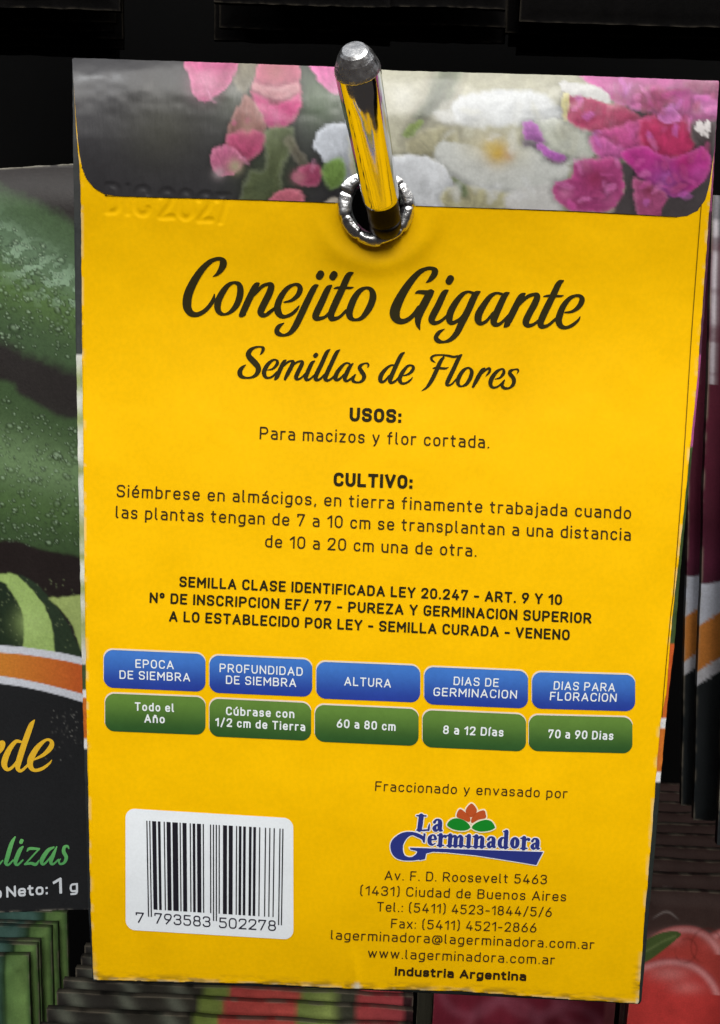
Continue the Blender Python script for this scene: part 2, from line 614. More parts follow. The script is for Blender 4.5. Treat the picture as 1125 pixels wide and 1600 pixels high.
def surf(x, y):
    """how far the packet's face stands out towards the camera, in metres, at photo pixel x, y"""
    x, y = np.asarray(x, float), np.asarray(y, float)
    u, v = (x - 575) / 470, (y - 800) / 730
    h = 0.0011 * (1 - np.clip(u, -1, 1) ** 2) * (1 - 0.5 * np.clip(v, -1, 1) ** 2)
    h = h + np.interp(y, SAG_Y, SAG_H)
    h = h - 0.0008 * np.clip((215 - y) / 110, 0, 1.3) * sstep(0.55, 1.05, -u)
    h = h + 0.0008 * (fbm(x / 260, y / 260, 3) - .5) + 0.00012 * (fbm(x / 60, y / 60, 11) - .5)
    h = h + 0.00035 * (fbm(x / 70, y / 40, 21) - .5) * sstep(260, 120, y)
    # the eyelet pulls the paper in and raises a ring round itself
    r = np.hypot(x - HOLE[0], y - HOLE[1])
    h = h - 0.0006 * np.exp(-(r / 75) ** 2) + 0.00035 * np.exp(-((r - 92) / 16) ** 2) * sstep(-60, 60, (x - HOLE[0]) * .5 + (y - HOLE[1]))
    # crease at the foot
    h = h + 0.0004 * np.exp(-((x - 557 - (y - 1520) * .1) / 7) ** 2) * sstep(1470, 1535, y)
    if x.size:
        m = (x > 150) & (x < 375) & (y > 270) & (y < 365)
        if np.any(m):
            xx, yy = x[m], y[m]
            d = np.full(xx.shape, 1e9)
            for q in EMB:
                for a, b in zip(q[:-1], q[1:]):
                    e = b - a
                    tt = np.clip(((xx - a[0]) * e[0] + (yy - a[1]) * e[1]) / (e @ e + 1e-9), 0, 1)
                    d = np.minimum(d, np.hypot(xx - a[0] - tt * e[0], yy - a[1] - tt * e[1]))
            h = np.array(h)
            h[m] = h[m] - 0.00010 * sstep(7.5, .5, d)
    return h


LEV = 0.00004


def on_packet(pts, level):
    x, y = pts[:, 0], pts[:, 1]
    return P(x, y, -(surf(x, y) + level * LEV))


def ink(name, pts, faces, col, parent, level=2, mat=None):
    c = np.tile(s2l(col), (len(pts), 1)) if np.ndim(col) == 1 else col
    return mesh(name, on_packet(pts, level), faces, mat or M_INK, parent, c, smooth=True)


def join(parts):
    pts, faces, off = [], [], 0
    for p, f in parts:
        pts.append(p)
        faces += [[i + off for i in g] for g in f]
        off += len(p)
    return np.vstack(pts), faces


base = P(572, 1548)
packet = empty('seed_packet', base)
tag(packet, 'yellow flower seed packet hanging back side out on the chrome hook', 'seed packet')

OUT = [(113, 92), (300, 98), (525, 106), (620, 112), (880, 119), (1123, 128), (1116, 235), (1108, 330), (1089, 600), (1060, 880), (1050, 968), (1041, 1084),
       (1032, 1128), (1025, 1215), (1017, 1320), (1006, 1450), (998, 1568), (850, 1559), (720, 1549), (557, 1545), (400, 1537), (260, 1534), (146, 1531),
       (141, 1400), (137, 1200), (133, 1000), (131, 800), (128.5, 560), (127, 400), (126, 292), (118, 185)]


def grid_lines(a, b, st, lo, hi, fine):
    return np.concatenate([np.arange(a, lo, st), np.arange(lo, hi, fine), np.arange(hi, b, st)])


xs = grid_lines(104, 1132, 4, 152, 376, 1.5)
ys = np.concatenate([grid_lines(84, 1512, 4, 272, 362, 1.5), np.arange(1512, 1580, 1.6)])
X, Y = np.meshgrid(xs, ys)
Xn = X + 1.6 * (fbm(X / 14, Y / 14, 5) - .5)
Yn = Y + (1.0 + 1.0 * sstep(1500, 1530, Y)) * (fbm(X / 23, Y / 60, 6, 4) - .5)
Fp = poly_sdf(Xn, Yn, OUT)
Fp = np.minimum(Fp, np.hypot(X - HOLE[0], Y - HOLE[1]) - 47)
pts, faces = march(xs, ys, Fp)
c = np.tile(np.array([0.92, 0.515, 0.0]), (len(pts), 1))
# worn white paper along the folded foot and the corners
e = poly_sdf(pts[:, 0], pts[:, 1], OUT)
wear = sstep(9, 0, e) * sstep(1480, 1525, pts[:, 1]) * sstep(.45, .75, fbm(pts[:, 0] / 30, pts[:, 1] / 5, 31)) * .35
wear = np.maximum(wear, sstep(4.5, 0, e) * sstep(.5, .62, fbm(pts[:, 0] / 22, pts[:, 1] / 22, 33)) * .5)
for (qx, qy) in ((146, 1531), (998, 1568), (557, 1543)):
    wear = np.maximum(wear, sstep(13, 5, np.hypot(pts[:, 0] - qx, pts[:, 1] - qy) + 6 * fbm(pts[:, 0] / 4, pts[:, 1] / 4, 8)))
dirt = sstep(16, 2, e) * sstep(1490, 1530, pts[:, 1]) * sstep(.35, .7, fbm(pts[:, 0] / 17, pts[:, 1] / 4, 41)) * .6
c = c * (1 - dirt[:, None]) + s2l((70, 60, 35)) * dirt[:, None]
c = c * (1 - wear[:, None]) + s2l((215, 205, 180)) * wear[:, None]
v = on_packet(pts, 0)
v, faces, c = skirt(v, faces, c, 0.0004)
mesh('back_panel', v, faces, M_YEL, packet, c, smooth=True)


# ---- picture painting (printed photographs)
class Picture:
    def __init__(self, x, y, base):
        self.x, self.y = x, y
        self.c = np.tile(s2l(base), (len(x), 1))

    def blob(self, pts, col, soft=4, frame=(0, 0, 1), a=1.0, warp=2.0, seed=1, shade=0.0):
        s = frame[2]
        p = np.array(pts, float) / s + [frame[0], frame[1]]
        p = catmull(p, 5, True)
        m = (self.x > p[:, 0].min() - soft * 2 - 4) & (self.x < p[:, 0].max() + soft * 2 + 4) & (self.y > p[:, 1].min() - soft * 2 - 4) & (self.y < p[:, 1].max() + soft * 2 + 4)
        if not m.any():
            return
        x, y = self.x[m], self.y[m]
        d = poly_sdf(x + warp * (fbm(x / 9, y / 9, seed) - .5) * 2, y + warp * (fbm(x / 9, y / 9, seed + 9) - .5) * 2, p)
        k = sstep(-soft, soft, d) * a
        cc = np.tile(s2l(col), (len(x), 1))
        if shade:
            # printed petals: veins fanning out, a lit rim, a soft dark gap round each one
            cx, cy = p.mean(0)
            sz = max(np.ptp(p[:, 0]), np.ptp(p[:, 1])) * .5
            an, rr = np.arctan2(y - cy - sz * .5, x - cx), np.hypot(x - cx, y - cy) / sz
            ve = fbm(an * 7 + seed, rr * 1.2, seed + 5) - .5
            lf = sstep(10, 0, d) * .16 + shade * .55 * ve + shade * .5 * (fbm(x / 13, y / 11, seed + 3) - .5) - shade * .22 * np.clip((y - cy) / sz, -1, 1)
            cc = np.clip(cc * (1 + lf)[:, None] + .06 * shade * sstep(7, 0, d)[:, None], 0, 1)
            kd = sstep(-soft * 2 - 5, 0, d) * (1 - k) * .30 * a
            self.c[m] = self.c[m] * (1 - kd[:, None])
        self.c[m] = self.c[m] * (1 - k[:, None]) + cc * k[:, None]

    def spot(self, cx, cy, r, col, a=1.0, frame=(0, 0, 1), ry=None):
        s = frame[2]
        cx, cy, rx_, ry_ = cx / s + frame[0], cy / s + frame[1], r / s, (ry or r) / s
        k = np.exp(-(((self.x - cx) / rx_) ** 2 + ((self.y - cy) / ry_) ** 2)) * a
        self.c = self.c * (1 - k[:, None]) + s2l(col) * k[:, None]

    def mottle(self, sc_, amt, seed):
        self.c = self.c * (1 + amt * 2 * (fbm(self.x / sc_, self.y / sc_, seed, 4) - .5))[:, None]


# ---- flower photograph across the top
BAND = [(112.5, 90.4), (300, 96.4), (525, 104.4), (620, 110.4), (880, 117.4), (1123.5, 126.4), (1116.2, 235), (1109, 285), (1102, 312), (1090, 329), (1074, 337), (1058, 339),
        (880, 329.5), (620, 320.5), (400, 312.5), (185, 306.5), (166, 304), (148, 294), (135, 279), (128, 262), (124, 240), (118.6, 185)]
xs = grid_lines(106, 1130, 3.2, 150, 376, 1.5)
ys = grid_lines(86, 346, 3.2, 272, 346, 1.5)
X, Y = np.meshgrid(xs, ys)
Fb = poly_sdf(X + 1.2 * (fbm(X / 14, Y / 14, 5) - .5), Y + 1.2 * (fbm(X / 9, Y / 30, 6) - .5), BAND)
Fb = np.minimum(Fb, np.hypot(X - HOLE[0], Y - HOLE[1]) - 47)
pts, faces = march(xs, ys, Fb)
pic = Picture(pts[:, 0], pts[:, 1], (60, 59, 62))
FA, FB = (90, 60, 2.163), (620, 100, 2.2277)
pic.spot(360, 290, 130, (84, 84, 74), .7, FA)
pic.spot(640, 180, 120, (92, 98, 82), .8, FA)
pic.spot(720, 450, 110, (72, 82, 64), .8, FA)
pic.spot(900, 200, 110, (98, 116, 90), .9, FA)
pic.spot(540, 420, 60, (72, 72, 72), .7, FA)
PS = [0]


def B_(pts, col, soft=4, frame=(0, 0, 1), a=1.0, warp=None, seed=None):
    PS[0] += 1
    pic.blob(pts, col, soft * .8, frame, a, 4.0 if warp is None else warp, PS[0] if seed is None else seed, .0 if max(col) - min(col) < 8 else .45 if min(col) > 160 else .95)


B_([(600, 70), (700, 70), (660, 150), (630, 190), (600, 150)], (126, 120, 100), 6, FA)
B_([(440, 60), (600, 60), (588, 140), (545, 185), (500, 213), (462, 195), (445, 140)], (198, 96, 142), 3, FA)
pic.spot(500, 150, 45, (226, 150, 182), .7, FA)
pic.spot(560, 110, 30, (190, 80, 130), .6, FA)
B_([(690, 70), (800, 70), (822, 180), (815, 250), (760, 305), (700, 290), (655, 200), (665, 140)], (182, 92, 118), 3, FA)
pic.spot(735, 110, 40, (172, 100, 105), .8, FA)
B_([(665, 150), (740, 170), (810, 150), (815, 185), (740, 205), (670, 180)], (198, 146, 150), 5, FA, .7)
B_([(660, 185), (740, 225), (818, 190), (812, 250), (760, 303), (700, 288)], (206, 74, 136), 5, FA, .85)
pic.spot(740, 270, 26, (226, 120, 170), .7, FA)
B_([(640, 190), (690, 260), (705, 320), (660, 400), (600, 420), (570, 360), (580, 290), (610, 230)], (150, 104, 98), 4, FA)
B_([(572, 330), (640, 310), (705, 325), (680, 385), (630, 420), (585, 400)], (190, 82, 122), 5, FA)
pic.spot(640, 300, 26, (188, 150, 135), .6, FA)
B_([(515, 400), (545, 365), (600, 370), (625, 420), (600, 455), (550, 465), (520, 440)], (200, 112, 148), 3, FA)
pic.spot(600, 432, 24, (192, 184, 150), .9, FA)
pic.spot(545, 455, 20, (205, 190, 195), .6, FA)
B_([(705, 310), (790, 300), (800, 360), (760, 440), (750, 560), (620, 560), (650, 450), (700, 440)], (98, 108, 76), 6, FA)
pic.spot(700, 500, 40, (84, 96, 70), .6, FA)
B_([(790, 330), (850, 430), (830, 440), (770, 360)], (112, 106, 90), 5, FA, .7)
B_([(795, 455), (850, 425), (890, 440), (885, 490), (840, 502), (800, 480)], (172, 76, 112), 4, FA)
pic.spot(815, 470, 22, (200, 140, 150), .7, FA)
B_([(720, 535), (760, 510), (820, 520), (828, 560), (725, 560)], (206, 112, 132), 4, FA)
B_([(850, 80), (950, 80), (950, 190), (890, 152)], (216, 108, 168), 3, FA)
B_([(865, 360), (900, 300), (965, 285), (1130, 285), (1130, 490), (960, 480), (905, 415)], (206, 212, 222), 3, FA)
B_([(900, 430), (960, 405), (972, 470), (930, 512), (900, 480)], (116, 148, 76), 5, FA)
B_([(905, 555), (930, 535), (960, 545), (960, 570), (905, 570)], (200, 190, 175), 4, FA)
# right of the hook
B_([(-70, 0), (720, 20), (720, 560), (-70, 560)], (186, 184, 162), 5, FB)
pic.spot(20, 120, 50, (220, 220, 210), .6, FB)
B_([(40, 250), (180, 215), (210, 260), (200, 330), (60, 330)], (172, 168, 138), 9, FB)
B_([(150, 10), (225, 10), (190, 120), (130, 175), (60, 190), (95, 130)], (112, 120, 98), 8, FB, .9)
B_([(20, 245), (40, 215), (90, 190), (88, 215), (40, 258)], (118, 138, 66), 3, FB)
B_([(150, 60), (175, 60), (120, 170), (95, 170)], (84, 94, 74), 5, FB, .7)
B_([(150, 140), (210, 130), (210, 200), (160, 205)], (150, 150, 140), 8, FB, .7)
B_([(200, 130), (330, 90), (500, 100), (570, 150), (580, 190), (420, 210), (230, 215)], (218, 222, 224), 6, FB)
B_([(480, 200), (600, 195), (670, 225), (695, 280), (680, 320), (620, 350), (560, 340), (500, 270)], (208, 212, 202), 3, FB)
pic.spot(560, 250, 40, (190, 192, 172), .6, FB)
B_([(130, 330), (150, 270), (230, 280), (330, 300), (450, 280), (560, 340), (600, 370), (560, 420), (400, 450), (280, 440), (190, 390)], (216, 219, 215), 4, FB)
pic.spot(280, 270, 60, (204, 198, 170), .7, FB)
pic.spot(420, 300, 60, (206, 204, 182), .6, FB)
B_([(-70, 340), (60, 320), (130, 330), (190, 390), (200, 450), (150, 500), (-70, 500)], (224, 228, 233), 4, FB)
B_([(180, 430), (390, 452), (350, 510), (170, 510)], (184, 180, 146), 6, FB)
B_([(390, 450), (540, 420), (570, 510), (400, 510)], (218, 218, 216), 5, FB)
B_([(190, 395), (240, 418), (242, 472)], (112, 124, 88), 4, FB)
pic.spot(350, 310, 42, (208, 168, 52), .95, FB)
pic.spot(330, 290, 26, (214, 190, 110), .7, FB)
pic.spot(390, 320, 20, (190, 130, 50), .5, FB)
for q in range(34):                                    # ruffled white petals
    ax, ay = rng.uniform(150, 640), rng.uniform(110, 460)
    if np.hypot(ax - 350, ay - 310) < 55:
        continue
    r1, r2, th = rng.uniform(16, 50), rng.uniform(8, 22), rng.uniform(0, 3.14)
    B_([(ax + r1 * math.cos(t) * math.cos(th) - r2 * math.sin(t) * math.sin(th), ay + r1 * math.cos(t) * math.sin(th) + r2 * math.sin(t) * math.cos(th)) for t in np.linspace(0, 5.5, 7)],
       [(236, 239, 241), (196, 196, 178), (228, 230, 226)][q % 3], 6, FB, .42)
B_([(440, 205), (488, 208), (502, 240), (516, 266), (500, 278), (462, 268), (440, 262)], (168, 98, 172), 2.5, FB)
B_([(440, 262), (470, 268), (502, 278), (500, 302), (470, 292), (442, 286)], (104, 96, 104), 3, FB)
B_([(500, 272), (540, 296), (590, 326), (562, 342), (520, 322), (490, 292)], (178, 98, 182), 2.5, FB)
B_([(512, 322), (560, 342), (588, 328), (572, 345), (540, 346)], (110, 84, 104), 2.5, FB)
# pinks
B_([(605, 100), (740, 135), (800, 150), (850, 200), (760, 250), (690, 245), (590, 190)], (184, 62, 106), 4, FB)
B_([(660, 20), (1150, 20), (1120, 190), (1000, 205), (840, 155), (740, 125), (690, 80)], (196, 84, 156), 4, FB)
B_([(830, 100), (900, 80), (960, 110), (930, 160), (850, 160)], (168, 70, 108), 8, FB, .8)
B_([(1000, 60), (1130, 60), (1120, 110), (1040, 100)], (150, 80, 110), 8, FB, .8)
B_([(560, 60), (680, 75), (742, 105), (735, 140), (690, 120), (600, 105)], (226, 226, 224), 2, FB)
B_([(575, 110), (602, 105), (590, 190), (575, 180)], (192, 184, 120), 3, FB)
B_([(690, 240), (870, 190), (900, 180), (860, 290), (780, 310), (700, 290)], (206, 84, 152), 6, FB)
B_([(860, 190), (1010, 190), (1030, 300), (920, 330), (850, 280)], (194, 52, 104), 8, FB)
B_([(905, 185), (950, 148), (992, 190), (950, 207)], (208, 112, 186), 3, FB)
B_([(1040, 110), (1110, 120), (1110, 180), (1050, 150)], (206, 100, 178), 5, FB)
B_([(1020, 215), (1110, 200), (1100, 330), (1050, 290)], (84, 74, 76), 5, FB)
B_([(680, 250), (780, 290), (790, 330), (720, 340), (690, 310)], (206, 100, 170), 6, FB)
B_([(780, 310), (860, 285), (960, 330), (1060, 290), (1092, 350), (1050, 430), (960, 460), (880, 420), (800, 350)], (194, 58, 148), 3, FB)
pic.spot(930, 420, 60, (184, 92, 182), .8, FB)
pic.spot(1000, 340, 30, (190, 40, 110), .6, FB)
pic.spot(1050, 380, 30, (210, 90, 180), .6, FB)
B_([(545, 420), (610, 390), (620, 340), (700, 330), (780, 340), (790, 440), (760, 500), (680, 518), (600, 505), (550, 470)], (184, 74, 136), 3, FB, 1, 4)
pic.spot(690, 400, 38, (150, 48, 84), .8, FB)
pic.spot(585, 450, 26, (216, 130, 176), .7, FB)
pic.spot(740, 470, 30, (214, 110, 168), .6, FB)
pic.spot(650, 350, 22, (222, 140, 186), .6, FB)
pic.spot(640, 480, 16, (150, 60, 100), .6, FB)
B_([(785, 340), (830, 390), (830, 540), (770, 540), (760, 500), (795, 440)], (80, 74, 76), 4, FB)
B_([(820, 400), (880, 420), (945, 460), (930, 550), (850, 550)], (180, 86, 134), 4, FB)
pic.spot(880, 440, 24, (146, 56, 84), .8, FB)
B_([(940, 470), (1000, 462), (1100, 400), (1100, 560), (930, 560)], (78, 72, 74), 3, FB)
for q in range(90):                                    # ruffles and dark folds of the pink blooms
    ax, ay = rng.uniform(560, 1110), rng.uniform(60, 510)
    x_, y_ = ax / FB[2] + FB[0], ay / FB[2] + FB[1]
    k_ = np.argmin((pic.x - x_) ** 2 + (pic.y - y_) ** 2)
    c_ = pic.c[k_]
    if not (c_[0] > .25 and c_[1] < .14):
        continue
    r1, r2, th = rng.uniform(10, 36), rng.uniform(5, 14), rng.uniform(0, 3.14)
    B_([(ax + r1 * math.cos(t) * math.cos(th) - r2 * math.sin(t) * math.sin(th), ay + r1 * math.cos(t) * math.sin(th) + r2 * math.sin(t) * math.cos(th)) for t in np.linspace(0, 5.5, 7)],
       [(222, 118, 186), (150, 44, 92), (204, 76, 158), (176, 56, 120), (196, 96, 190)][q % 5], 4, FB, .5)
for q in range(36):
    ax, ay = rng.uniform(440, 900), rng.uniform(90, 470)
    x_, y_ = ax / FA[2] + FA[0], ay / FA[2] + FA[1]
    c_ = pic.c[np.argmin((pic.x - x_) ** 2 + (pic.y - y_) ** 2)]
    if not (c_[0] > .25 and c_[1] < .2):
        continue
    r1, r2, th = rng.uniform(10, 28), rng.uniform(4, 11), rng.uniform(.6, 2.4)
    B_([(ax + r1 * math.cos(t) * math.cos(th) - r2 * math.sin(t) * math.sin(th), ay + r1 * math.cos(t) * math.sin(th) + r2 * math.sin(t) * math.cos(th)) for t in np.linspace(0, 5.5, 7)],
       [(230, 150, 186), (160, 66, 104), (196, 84, 138)][q % 3], 4, FA, .45)
for q in range(14):                                    # torn white flecks by the right edge
    ax, ay = 1064 + rng.normal(0, 16), 222 + rng.normal(0, 11)
    B_([(ax - 12, ay), (ax, ay - 9), (ax + 11, ay + 2), (ax, ay + 9)], (238, 232, 232), 1.2, FB, 1, 3, q)
pic.mottle(26, .10, 51)
pic.mottle(7, .10, 57)
pic.mottle(3.2, .05, 58)
mesh('flower_photo', on_packet(pts, 1), faces, M_BAND, packet, np.clip(pic.c * .74, 0, 1), smooth=True)

# thin dark printed edge under the photograph, and the glued side seam
xs, ys = np.arange(106, 1130, 2.0), np.arange(255, 346, .8)
X, Y = np.meshgrid(xs, ys)
LIP = [(123.5, 240), (128, 262), (135, 279), (148, 294), (166, 304), (185, 306.5), (400, 312.5), (525, 317)]
f = np.full(X.shape, -9.0)
brush_field(X, Y, f, [(x, y, 1.0) for x, y in LIP])
brush_field(X, Y, f, [(x, y, 1.0) for x, y in ((650, 322), (880, 329.5), (1058, 339))])
f = np.minimum(f, np.hypot(X - HOLE[0], Y - HOLE[1]) - 48)
ink('photo_edge_line', *march(xs, ys, f), (60, 48, 20), packet, 2)
xs, ys = np.arange(1025, 1105, .7), np.arange(310, 1140, 3.0)
X, Y = np.meshgrid(xs, ys)
f = np.full(X.shape, -9.0)
brush_field(X, Y, f, [(x, y, 1.3) for x, y in ((1096, 318), (1092.7, 360), (1080.7, 521), (1072, 660), (1064, 780), (1053, 920), (1048, 962), (1038, 1072), (1034.5, 1122))])
ink('side_seam', *march(xs, ys, f), (108, 78, 10), packet, 2)

# ---- the packet's picture side, seen as slivers round the edges
FRONT = [(113, 93), (600, 112), (1123, 129), (1117, 235), (1112, 330), (1092, 600), (1064, 880), (1054, 1005), (1044.5, 1084), (1039.5, 1136), (1033, 1210), (1024, 1320), (1012, 1450),
         (1002, 1569), (557, 1546), (145, 1533), (138, 1420), (132, 1200), (127, 1000), (119, 560), (114.5, 260)]
xs, ys = np.arange(104, 1134, 6.0), np.arange(84, 1584, 4.0)
X, Y = np.meshgrid(xs, ys)
f = poly_sdf(X + 1.5 * (fbm(X / 11, Y / 11, 15) - .5), Y, FRONT)
f = np.minimum(f, np.hypot(X - HOLE[0] - 6, Y - HOLE[1]) - 44)
pts, faces = march(xs, ys, f)
x, y = pts[:, 0], pts[:, 1]
pic = Picture(x, y, (58, 60, 60))
for y0, y1, cl, cr in ((0, 555, (70, 72, 72), (150, 80, 120)), (330, 560, (66, 70, 70), (92, 56, 76)), (555, 700, (232, 234, 228), (170, 84, 140)),
                       (700, 1005, (226, 228, 218), (64, 84, 46)), (1005, 1040, (226, 226, 220), (200, 92, 40)), (1040, 1078, (70, 86, 56), (205, 95, 42)),
                       (1078, 1092, (232, 232, 232), (208, 104, 40)), (1092, 1124, (206, 112, 40), (208, 104, 40)), (1124, 1139, (206, 112, 40), (235, 235, 235)),
                       (1139, 1155, (206, 112, 40), (210, 118, 44)), (1155, 1170, (232, 232, 232), (210, 118, 44)), (1170, 1208, (50, 54, 56), (210, 118, 44)),
                       (1208, 1222, (46, 50, 52), (235, 235, 235)), (1222, 1700, (42, 46, 48), (44, 50, 48))):
    k = (y >= y0) & (y < y1)
    pic.c[k & (x < 560)] = s2l(cl)
    pic.c[k & (x >= 560)] = s2l(cr)
for gy, gh in ((595, 22), (655, 18), (735, 10), (830, 30), (920, 12), (980, 26), (870, 8)):
    k = np.exp(-((y - gy) / gh) ** 2) * (x < 560) * .85
    pic.c = pic.c * (1 - k[:, None]) + s2l((150, 165, 80)) * k[:, None]
pic.mottle(12, .15, 61)
v, faces, c = skirt(P(x, y, .0013 - surf(x, y)), faces, pic.c, .0006)
mesh('picture_sheet', v, faces, M_CARD, packet, np.clip(c, 0, 1), smooth=True)

# ---- crimped eyelet
v, faces, seg = [], [], 9
NU, NV = 180, 18
ang0 = [.0]
jit = rng.normal(0, 1, (seg, 3))
px_m = float(np.linalg.norm(P(*HOLE) - P(HOLE[0] + 1, HOLE[1])))
ctr = P(HOLE[0], HOLE[1], -float(surf(*HOLE)))
for i in range(NU):
    th = 2 * math.pi * i / NU
    s_ = th / (2 * math.pi) * seg
    k, fr = int(s_) % seg, s_ - int(s_)
    lump = min(1, abs(math.sin(math.pi * fr)) * 2.6) ** .6
    R = (51 + 1.8 * jit[k, 0] * lump) * px_m
    r = (7.3 + 2.8 * lump + .9 * jit[k, 1] * lump) * px_m
    tw = .5 * jit[k, 2] * (fr - .5)
    for j in range(NV):
        ph = 2 * math.pi * j / NV + tw
        rr = r * (1 + .10 * math.cos(3 * ph + jit[k, 2] * 3) + .05 * math.sin(7 * th + 2 * ph))
        rad = R + rr * math.cos(ph) * 1.05
        out = rr * math.sin(ph) * .8 + .0004
        v.append((ctr[0] + rad * math.cos(th), ctr[1] - out, ctr[2] + rad * math.sin(th) * 1.02))
for i in range(NU):
    for j in range(NV):
        a, b = i * NV + j, ((i + 1) % NU) * NV + j
        a2, b2 = i * NV + (j + 1) % NV, ((i + 1) % NU) * NV + (j + 1) % NV
        faces.append([a, a2, b2, b])
n0 = len(v)
for i in range(64):                                    # the barrel inside
    th = 2 * math.pi * i / 64
    for d_, rad in ((0, 46), (.0012, 43), (.0035, 42)):
        v.append((ctr[0] + rad * px_m * math.cos(th), ctr[1] + d_, ctr[2] + rad * px_m * math.sin(th)))
for i in range(64):
    for j in range(2):
        a, b = n0 + i * 3 + j, n0 + ((i + 1) % 64) * 3 + j
        faces.append([a, a + 1, b + 1, b])
eyelet = mesh('eyelet', v, faces, M_EYE, packet, smooth=True)

# ---- brush lettering
OLIVE = (47, 42, 20)
Z1, Z2, Z3, Z4 = (270, 395, 6.25), (420, 410, 6.25), (600, 410, 6.25), (750, 410, 6.25)


def script(frame, items, step=.7):
    return march(*strokes_px(frame, items, step))


conejito = [
    script(Z1, [
        ([(392, 233, 6), (440, 200, 36), (478, 148, 60), (494, 98, 70), (474, 62, 42), (420, 60, 36), (350, 96, 50), (270, 180, 66), (200, 290, 78), (152, 400, 86),
          (138, 490, 88), (148, 550, 78), (182, 592, 62), (235, 602, 46), (300, 574, 42), (350, 527, 40), (392, 465, 38), (406, 405, 12)], False),
        ([(600, 290, 28), (545, 312, 42), (490, 378, 60), (448, 460, 66), (436, 530, 64), (456, 582, 48), (505, 600, 24), (560, 578, 36), (615, 520, 56), (650, 440, 64),
          (660, 362, 64), (645, 308, 48)], True),
        ([(838, 300, 24), (806, 330, 60), (745, 450, 66), (695, 560, 64), (668, 606, 46)], False), ([(655, 619, 20), (680, 616, 22), (705, 600, 22)], False),
        ([(760, 440, 20), (810, 395, 26), (870, 328, 34), (925, 306, 34), (962, 322, 60), (940, 400, 68), (890, 500, 68), (858, 575, 66), (880, 608, 46), (930, 596, 32), (990, 545, 28)], False)]),
    script(Z2, [
        ([(-10, 492, 26), (50, 450, 26)], False),
        ([(150, 388, 14), (220, 370, 30), (280, 322, 46), (306, 262, 54), (290, 222, 40), (245, 216, 28), (180, 252, 44), (118, 335, 58), (86, 420, 66), (90, 480, 70), (118, 520, 50),
          (160, 528, 34), (220, 505, 34), (270, 460, 28), (295, 425, 12)], False),
        ([(478, 222, 18), (442, 250, 54), (380, 370, 64), (310, 520, 66), (260, 620, 62), (210, 685, 44), (150, 710, 26), (98, 698, 46), (78, 670, 50), (98, 625, 42), (148, 590, 8)], False),
        ([(493, 134, 70), (507, 112, 70)], False), ([(624, 140, 70), (638, 118, 70)], False),
        ([(612, 226, 18), (576, 260, 56), (520, 380, 66), (472, 480, 68), (456, 530, 64), (480, 548, 44), (540, 536, 30), (580, 502, 28), (612, 465, 18)], False),
        ([(822, 101, 16), (776, 130, 58), (720, 250, 66), (650, 400, 68), (612, 490, 66), (608, 538, 60), (632, 550, 44), (690, 533, 30), (755, 470, 28)], False),
        ([(636, 254, 10), (680, 245, 24), (790, 248, 24), (830, 241, 6)], False),
        ([(955, 247, 28), (890, 276, 48), (832, 355, 64), (792, 460, 68), (788, 515, 64), (808, 548, 44), (850, 560, 26), (908, 540, 42), (965, 470, 62), (1005, 390, 68), (1018, 322, 66),
          (1000, 268, 46)], True)])]
gigante = [
    script(Z3, [
        ([(412, 196, 6), (450, 168, 40), (488, 120, 60), (500, 82, 58), (470, 58, 36), (415, 60, 36), (340, 100, 52), (250, 200, 70), (172, 320, 84), (116, 440, 98), (106, 510, 98),
          (128, 558, 72), (172, 576, 54), (230, 560, 46), (290, 510, 42), (340, 440, 40)], False),
        ([(306, 300, 10), (340, 288, 34), (420, 292, 42), (484, 282, 18)], False),
        ([(470, 288, 30), (450, 300, 70), (400, 392, 78), (350, 490, 78), (332, 560, 62), (335, 612, 42), (352, 660, 6)], False),
        ([(636, 182, 70), (650, 158, 70)], False),
        ([(624, 272, 18), (586, 304, 58), (530, 420, 66), (478, 520, 68), (465, 565, 62), (492, 590, 42), (545, 578, 32), (600, 535, 28), (640, 490, 20)], False),
        ([(875, 300, 28), (820, 286, 24), (762, 316, 44), (702, 390, 60), (652, 480, 68), (638, 550, 66), (652, 588, 44), (692, 583, 36), (750, 543, 30), (800, 470, 20)], False),
        ([(936, 286, 18), (890, 320, 62), (830, 450, 68), (760, 590, 68), (710, 690, 58), (650, 752, 42), (582, 776, 24), (527, 763, 46), (508, 730, 44), (538, 682, 36), (592, 649, 8)], False)]),
    script(Z4, [
        ([(215, 308, 26), (160, 299, 24), (100, 332, 46), (40, 412, 60), (-10, 500, 72), (-18, 560, 68), (0, 593, 44), (30, 592, 34), (75, 560, 30), (125, 490, 20)], False),
        ([(282, 297, 18), (242, 325, 56), (190, 430, 66), (142, 540, 68), (136, 588, 60), (166, 608, 40), (210, 588, 30), (290, 505, 24)], False),
        ([(438, 304, 18), (400, 338, 60), (340, 450, 66), (285, 560, 66), (252, 616, 40)], False), ([(236, 628, 14), (262, 624, 20), (288, 608, 18)], False),
        ([(350, 450, 20), (400, 396, 26), (465, 334, 36), (530, 312, 34), (560, 330, 58), (535, 402, 66), (482, 500, 66), (448, 578, 66), (466, 614, 44), (520, 606, 30), (585, 556, 26)], False),
        ([(814, 178, 16), (770, 208, 56), (715, 320, 64), (640, 470, 68), (600, 560, 66), (592, 608, 58), (616, 626, 42), (670, 610, 30), (738, 552, 28)], False),
        ([(622, 332, 10), (670, 325, 24), (780, 328, 22), (818, 321, 6)], False),
        ([(832, 488, 14), (900, 478, 28), (965, 432, 46), (997, 368, 54), (980, 330, 36), (935, 324, 28), (875, 352, 42), (812, 430, 58), (774, 530, 66), (770, 580, 64), (792, 622, 50),
          (840, 636, 32), (900, 613, 34), (955, 568, 26), (979, 528, 8)], False)])]
t = ink('title_lettering', *join(conejito + gigante), OLIVE, packet, 2)
t['label'] = 'large slanted dark brush lettering of the flower name'
